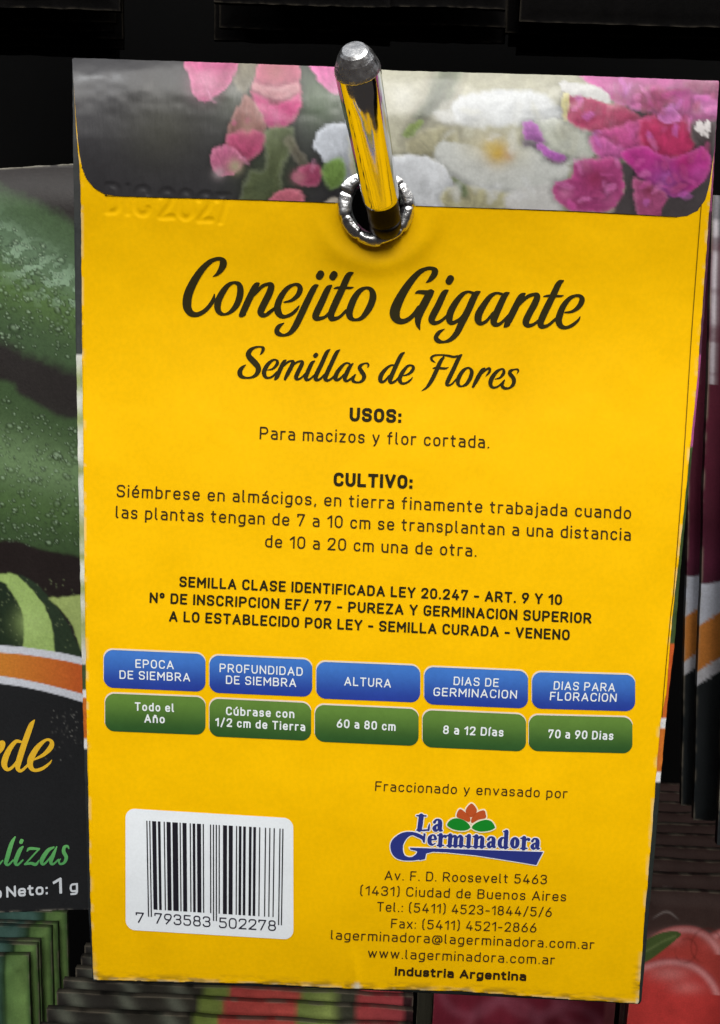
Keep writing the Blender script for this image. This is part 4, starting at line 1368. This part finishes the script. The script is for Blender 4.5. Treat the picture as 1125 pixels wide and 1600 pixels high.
ink_z('title_lettering', script(FW, [
    ([(-20, 660, 14), (0, 636, 26), (14, 632, 30), (10, 660, 22), (-6, 690, 4)], False),
    ([(186, 506, 8), (166, 540, 28), (130, 640, 32), (102, 730, 32), (97, 768, 24), (115, 780, 16), (150, 750, 14), (172, 722, 12)], False),
    ([(112, 622, 14), (85, 622, 20), (52, 662, 28), (28, 715, 34), (24, 752, 30), (42, 774, 18), (72, 756, 16), (104, 712, 12)], False),
    ([(180, 722, 8), (238, 692, 20), (276, 652, 28), (280, 622, 20), (252, 612, 14), (205, 652, 28), (168, 715, 34), (166, 758, 28), (190, 778, 18), (230, 768, 18), (266, 742, 12), (281, 722, 4)], False)], .7),
    (240, 190, 50))
ink_z('subtitle_lettering', script(FW, [
    ([(-4, 1290, 10), (14, 1268, 8)], False),
    ([(82, 1140, 8), (62, 1178, 22), (38, 1258, 24), (32, 1283, 18), (46, 1291, 12), (72, 1266, 9)], False),
    ([(124, 1193, 10), (108, 1212, 22), (88, 1260, 24), (84, 1283, 18), (97, 1291, 12), (124, 1266, 9)], False), ([(114, 1168, 20), (118, 1160, 20)], False),
    ([(146, 1218, 5), (162, 1203, 16), (212, 1205, 12)], False), ([(212, 1206, 9), (135, 1289, 9)], False), ([(135, 1289, 10), (168, 1283, 16), (195, 1289, 16), (212, 1266, 5)], False),
    ([(292, 1196, 10), (262, 1212, 20), (232, 1255, 24), (226, 1280, 18), (242, 1286, 12), (286, 1236, 9)], False),
    ([(308, 1194, 8), (286, 1245, 22), (276, 1278, 18), (290, 1287, 12), (318, 1262, 8)], False),
    ([(375, 1204, 5), (367, 1190, 12), (350, 1195, 17), (346, 1220, 20), (360, 1250, 20), (350, 1278, 15), (328, 1287, 11), (320, 1272, 10), (330, 1258, 4)], False)], .6),
    (112, 190, 108), (86, 164, 96))
wl = (214, 220, 226)
ink_z('weight_text', join([line_px('o', (-6, 1404), (3, 1403.4), 17.5, 3.6), line_px('Neto:', (10, 1402.5), (75, 1397.5), 17.5, 3.3, .14), line_px('1', (83, 1397), (97, 1396), 25, 4.2), line_px('g', (109, 1394.5), (122, 1393.5), 18.5, 3.2)]), wl)


# ------------------------------------------------------------------ packets stacked on the neighbouring hooks
def card(name, x0, x1, z0, z1, Y, paint, label_, group, thick=.0004, mat=None, nx=90, nz=60, dense_top=0.0, tilt=0.0, seed=0, lean=0.0, worn=.6):
    """a packet: bulging printed front with folded edges; paint(u, v) gives colours, v from 0 at the top"""
    edg = np.array([0, .00015, .0003, .0006, .001, .0016, .0024, .0034])
    wd_, ht_ = x1 - x0, z1 - z0
    eu, ev = edg[edg < wd_ * .2] / wd_, edg / ht_
    u = np.concatenate([eu, np.linspace(eu[-1], 1 - eu[-1], nx)[1:-1], 1 - eu[::-1]])
    vv = np.concatenate([ev, ev[-1] + (1 - 2 * ev[-1]) * np.linspace(0, 1, nz)[1:-1] ** (1.0 + dense_top), 1 - ev[::-1]])
    nx, nz = len(u), len(vv)
    U, V = np.meshgrid(u, vv)
    wx = (fbm(V * 9 + seed, V * 0 + seed, seed) - .5) * .0004
    wz = (fbm(U * 9 + seed * 3, U * 0 + seed, seed + 2) - .5) * .0006
    Xw = x0 + (x1 - x0) * U + wx + lean * (1 - V) * (z1 - z0)
    Zw = z1 + (z0 - z1) * V + wz + tilt * (U - .5)
    ed = np.minimum(np.minimum(U, 1 - U) * (x1 - x0), np.minimum(V, 1 - V) * (z1 - z0))
    Yw = Y - .0012 * sstep(0, .006, ed) + .0012 * (fbm(U * 4, V * 5, seed + 4) - .5)
    cols = paint(U.ravel(), V.ravel())
    rim = np.exp(-(ed.ravel() / .00028) ** 2) * sstep(.3, .75, fbm(U.ravel() * 30 + seed, V.ravel() * 40, seed + 5)) * worn
    cols = cols * (1 - rim[:, None]) + s2l((150, 140, 122)) * rim[:, None]
    v = np.stack([Xw, Yw, Zw], -1).reshape(-1, 3)
    faces = [[j * nx + i, j * nx + i + 1, (j + 1) * nx + i + 1, (j + 1) * nx + i] for j in range(nz - 1) for i in range(nx - 1)]
    nf, nvt = len(faces), len(v)
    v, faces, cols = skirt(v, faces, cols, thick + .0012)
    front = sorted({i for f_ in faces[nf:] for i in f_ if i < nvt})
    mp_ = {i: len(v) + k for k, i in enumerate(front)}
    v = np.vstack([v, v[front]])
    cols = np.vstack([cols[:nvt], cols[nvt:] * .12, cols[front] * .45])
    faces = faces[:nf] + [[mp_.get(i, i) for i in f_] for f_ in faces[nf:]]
    b_ = np.array([(x0 + x1) / 2, Y, z0])
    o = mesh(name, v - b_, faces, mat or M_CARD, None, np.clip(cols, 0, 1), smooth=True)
    o.location = b_
    tag(o, label_, 'seed packet', group)
    return o


def col_ramp(t, stops):
    xs_ = [s[0] for s in stops]
    cs = np.array([s2l(s[1]) for s in stops])
    return np.stack([np.interp(t, xs_, cs[:, k]) for k in range(3)], -1)


ORD = ['frontmost', 'second from the front', 'third from the front', 'fourth from the front', 'fifth from the front', 'sixth from the front', 'seventh from the front', 'eighth from the front', 'ninth from the front',
       'tenth from the front', 'eleventh from the front', 'twelfth from the front']


def pepper(sd):
    def paint(u, v):
        uu = u + .02 * (fbm(u * 9, v * 9, sd) - .5)
        c = col_ramp(uu, [(0, (34, 32, 30)), (.395, (36, 34, 28)), (.41, (84, 96, 44)), (.465, (88, 100, 46)), (.478, (132, 52, 48)), (.67, (140, 58, 52)), (.685, (84, 96, 48)), (.76, (106, 118, 62)),
                          (.80, (46, 46, 36)), (.835, (40, 40, 32)), (.85, (126, 50, 50)), (.97, (120, 46, 50)), (.975, (40, 22, 24)), (1, (40, 22, 24))])
        st_ = np.exp(-(((uu * 7 - v * 6 + .2) % 1 - .5) / .16) ** 2) * (uu < .38) * .5
        c = c * (1 - st_[:, None]) + s2l((92, 96, 84)) * st_[:, None]
        return np.clip(c * 2.1 * (.7 + .6 * fbm(u * 30, v * 60, sd + 3))[:, None], 0, 1)
    return paint


def top_at(px, py, Yd):
    return P(px, py, Yd)


# under the yellow packet: a stack of red pepper packets
lefts = [(50, 1630, 646), (60, 1606, 646), (72, 1580, 646), (88, 1553, 646), (98, 1535, 646), (118, 1515, 646), (126, 1497, 647), (132, 1480, 647)]
for k, (lx_, py, rx_) in enumerate(lefts):
    D_ = .1633 * 1500 / (py - 537)
    Yd = D_ - DIST
    a_, b_ = P(lx_, py, Yd), P(rx_, py + 12, Yd)
    card('seed_packet', a_[0], b_[0], a_[2] - .142, a_[2], Yd, pepper(k * 1.7), 'red pepper packet, %s of the stack below the yellow packet' % ORD[k],
         'pepper packets stacked below the yellow packet', dense_top=.9, seed=k + 1, tilt=-.001)


def cucumber(sd):
    def paint(u, v):
        c = col_ramp(u + .01 * (fbm(u * 8, v * 8, sd) - .5), [(0, (48, 74, 66)), (.7, (66, 98, 90)), (.88, (80, 114, 104)), (.92, (44, 68, 40)), (.932, (104, 138, 78)), (.985, (124, 158, 90)), (1, (70, 98, 56))])
        lf = np.exp(-((np.hypot((u - .93) * 3, v - .28) - .1) / .02) ** 2) * .5
        c = c * (1 - lf[:, None]) + s2l((120, 140, 120)) * lf[:, None]
        return np.clip(c * 1.0 * (.6 + .8 * fbm(u * 26, v * 30, sd + 3))[:, None], 0, 1)
    return paint


for k, (rx_, py) in enumerate([(45, 1496), (58, 1478), (62, 1473), (80, 1452), (90, 1446), (105, 1428)]):
    D_ = .1633 * 1500 / (py - 537)
    Yd = D_ - DIST
    b_ = P(rx_, py, Yd)
    card('seed_packet', b_[0] - .09, b_[0], b_[2] - .142, b_[2], Yd, cucumber(k * 2.3), 'pale green packet, %s of the stack under the zucchini packet' % ORD[k],
         'green packets stacked under the zucchini packet', dense_top=.8, seed=k + 20, tilt=.001)

# bottom right: tomato packets


def tomato(sd):
    def paint(u, v):
        x_, y_ = u * .09, v * .142                       # metres from the top left corner
        c = np.tile(s2l((66, 50, 46)), (len(u), 1))

        def ball(cx, cy, r_, col, c):
            d = np.hypot(x_ - cx, (y_ - cy))
            k = sstep(r_ + .0005, r_ - .0005, d)[:, None]
            sh = np.clip(1 - .35 * (d / r_) ** 3, 0, 1)[:, None]
            c = c * (1 - k) + s2l(col) * sh * k
            hl = (np.exp(-((d - r_ * .9) / .0012) ** 2) * (y_ < cy - r_ * .3))[:, None] * .55
            return c * (1 - hl) + s2l((225, 165, 165)) * hl
        c = ball(.034, .027, .0165, (176, 58, 50), c)
        c = ball(.0155, .026, .0145, (186, 70, 62), c)
        c = ball(.052, .050, .022, (160, 46, 42), c)
        c = ball(.0125, .0415, .0185, (196, 62, 58), c)
        for gx, gy, gr, ga in ((.012, .029, .006, .5), (.030, .017, .006, .35), (.010, .0165, .005, .4), (.018, .034, .005, .35)):
            k = (np.exp(-((x_ - gx) / gr) ** 2 - ((y_ - gy) / (gr * .45)) ** 2) * ga)[:, None]
            c = c * (1 - k) + s2l((226, 150, 146)) * k
        # leaf blade: a tapering lens with a pale midrib
        t_ = np.clip((x_ + .004) / .0185, 0, 1)
        mid = .0295 - .0150 * t_ - .002 * np.sin(t_ * 3.1)
        wd = .0042 * np.sin(np.clip(t_, 0, 1) ** .8 * math.pi) ** .7 + .00002
        lf = (sstep(1.08, .92, np.abs(y_ - mid) / wd) * (x_ < .0145))[:, None]
        c = c * (1 - lf) + s2l((74, 92, 48)) * lf
        rb = (np.exp(-((y_ - mid) / .0005) ** 2) * (x_ < .013) * .5)[:, None]
        c = c * (1 - rb) + s2l((124, 138, 84)) * rb
        for sx_, sy_, sr in ((.0165, .0205, .0035), (.023, .0185, .005)):
            cl = (np.exp(-((np.hypot(x_ - sx_, (y_ - sy_) * .8) - sr) / .00035) ** 2) * .4 * sstep(.2, .6, fbm(x_ * 260, y_ * 260, 9)))[:, None]
            c = c * (1 - cl) + s2l((104, 40, 34)) * cl
        wc = (np.exp(-((y_ - .0085 - .0016 * np.sin(x_ * 520)) / .0004) ** 2) * sstep(.004, .007, x_) * sstep(.014, .011, x_) * .35)[:, None]
        c = c * (1 - wc) + s2l((180, 170, 165)) * wc
        return np.clip(c * 1.3 * (.8 + .4 * fbm(u * 20, v * 30, sd))[:, None], 0, 1)
    return paint


for k in range(10):
    py = [1388, 1362, 1340, 1320, 1301, 1284, 1267, 1251, 1236, 1222][k]
    D_ = .1633 * 1500 / (py - 537)
    Yd = D_ - DIST
    a_ = P(1002 + (1 if k % 2 else -3), py + 2, Yd)
    card('seed_packet', a_[0], a_[0] + .09, a_[2] - .142, a_[2], Yd, tomato(k), ('tomato packet with red tomatoes and a leaf, frontmost at lower right' if k == 0 else 'dark tomato packet, %s of its stack at lower right' % ORD[k]),
         'tomato packets stacked at lower right', nx=240 if k == 0 else 50, nz=260 if k == 0 else 40, seed=k + 40)

# further back under the yellow packet: a deep red packet and a dark one


def deep_red(u, v):
    c = np.tile(s2l((138, 44, 62)), (len(u), 1))
    for cx, cy, r_ in ((.2, .7, .16), (.55, .66, .2), (.85, .72, .18), (.4, .9, .2), (.75, .92, .2)):
        d = np.hypot(u - cx, (v - cy) * 1.3)
        k = (np.exp(-((d - r_) / .03) ** 2) * .5)[:, None]
        c = c * (1 - k) + s2l((176, 92, 112)) * k
    k = sstep(.93, .95, u)[:, None]
    c = c * (1 - k) + s2l((176, 90, 96)) * k
    return c * (.7 + .6 * fbm(u * 12, v * 12, 5))[:, None]


Yd = .40 - DIST
a_, b_ = P(690, 1300, Yd), P(984, 1300, Yd)
card('seed_packet', a_[0], b_[0], P(690, 1640, Yd)[2], a_[2], Yd, deep_red, 'deep red blurred packet showing just below the right foot of the yellow packet', 'loose packets deep in the rack', seed=60)
Yd = .405 - DIST
a_, b_ = P(664, 1290, Yd), P(689, 1290, Yd)
card('seed_packet', a_[0], b_[0], P(690, 1640, Yd)[2], a_[2], Yd, lambda u, v: np.tile(s2l((62, 60, 50)), (len(u), 1)), 'narrow dark grey packet edge between the pepper stack and deep red packet', 'loose packets deep in the rack', seed=61, nx=12)

# right: packets on the next hook


def beet(sd, white):
    def paint(u, v):
        c = col_ramp(v, [(0, (60, 64, 70)), (.05, (52, 54, 60)), (.075, (76, 26, 40)), (.3, (92, 30, 48)), (.5, (74, 22, 40)), (.56, (90, 34, 56)), (.64, (60, 30, 40))])
        y1 = .625 - u * .55
        for a, b, col in ((0, .04, (196, 200, 212)), (.04, .118, (206, 130, 58)), (.118, .142, (206, 206, 212)), (.142, 2, (36, 40, 42))):
            k = sstep(a - .002, a + .002, v - y1 + (.0 if a else .03 * np.exp(-u * 20)))[:, None]
            c = c * (1 - k) + s2l(col) * k
        k = (np.exp(-((u - .010) / .007) ** 2) * (v < .28) * white * (.35 + .65 * sstep(.35, .6, fbm(v * 40, u * 0, 3))))[:, None]
        c = c * (1 - k) + s2l((214, 206, 212)) * k
        return c * (.75 + .5 * fbm(u * 20, v * 14, sd))[:, None]
    return paint


for k, (lx_, pyt, pyb, wh) in enumerate([(1116.5, 296, 1322, .9), (1079, 305, 1281, .85), (1060, 315, 1258, .2)]):
    D_ = .108 * 1500 / (pyb - 537)
    Yd = D_ - DIST
    a_, b_ = P(lx_ + 4, pyb, Yd), P(lx_ + 20, pyt, Yd)
    card('seed_packet', a_[0], a_[0] + .09, a_[2], b_[2], Yd, beet(k * 3.1, wh), 'dark purple packet, %s of the row right of the yellow packet' % ORD[k],
         'dark purple packets on the hook to the right', nx=260, nz=420, seed=k + 70, lean=(-.055, -.060, -.066)[k])

# top: undersides of the row above, their shade put into a near-black colour


def shade_black(sd):
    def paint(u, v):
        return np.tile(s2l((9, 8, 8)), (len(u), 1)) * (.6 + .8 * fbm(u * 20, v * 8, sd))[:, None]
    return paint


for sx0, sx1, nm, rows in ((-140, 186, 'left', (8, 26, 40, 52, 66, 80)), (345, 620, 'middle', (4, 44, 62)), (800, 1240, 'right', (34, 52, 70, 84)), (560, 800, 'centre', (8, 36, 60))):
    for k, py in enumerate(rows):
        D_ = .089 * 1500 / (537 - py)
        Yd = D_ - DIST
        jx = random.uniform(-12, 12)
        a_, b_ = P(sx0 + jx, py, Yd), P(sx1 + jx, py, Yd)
        card('seed_packet', a_[0], b_[0], a_[2], a_[2] + .142, Yd, shade_black(k + sx0), 'packet with painted shade, %s of the %s stack along the top' % (ORD[k], {'left': 'far left', 'middle': 'left middle', 'centre': 'right middle', 'right': 'far right'}[nm]),
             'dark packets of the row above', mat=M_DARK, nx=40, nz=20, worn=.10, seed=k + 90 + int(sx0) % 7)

# ------------------------------------------------------------------ the rack behind everything
Yb = .47 - DIST
wv = [(-1.2, Yb, -.9), (1.2, Yb, -.9), (1.2, Yb, .9), (-1.2, Yb, .9), (-1.2, Yb + .02, -.9), (1.2, Yb + .02, -.9), (1.2, Yb + .02, .9), (-1.2, Yb + .02, .9)]
wf = [[0, 1, 2, 3], [5, 4, 7, 6], [4, 0, 3, 7], [1, 5, 6, 2], [3, 2, 6, 7], [4, 5, 1, 0]]
back = mesh('rack_panel', wv, wf, plain('black_rack_paint', (.0012, .0012, .0012), .9))
tag(back, 'black back panel of the seed rack behind the packets', 'rack panel')
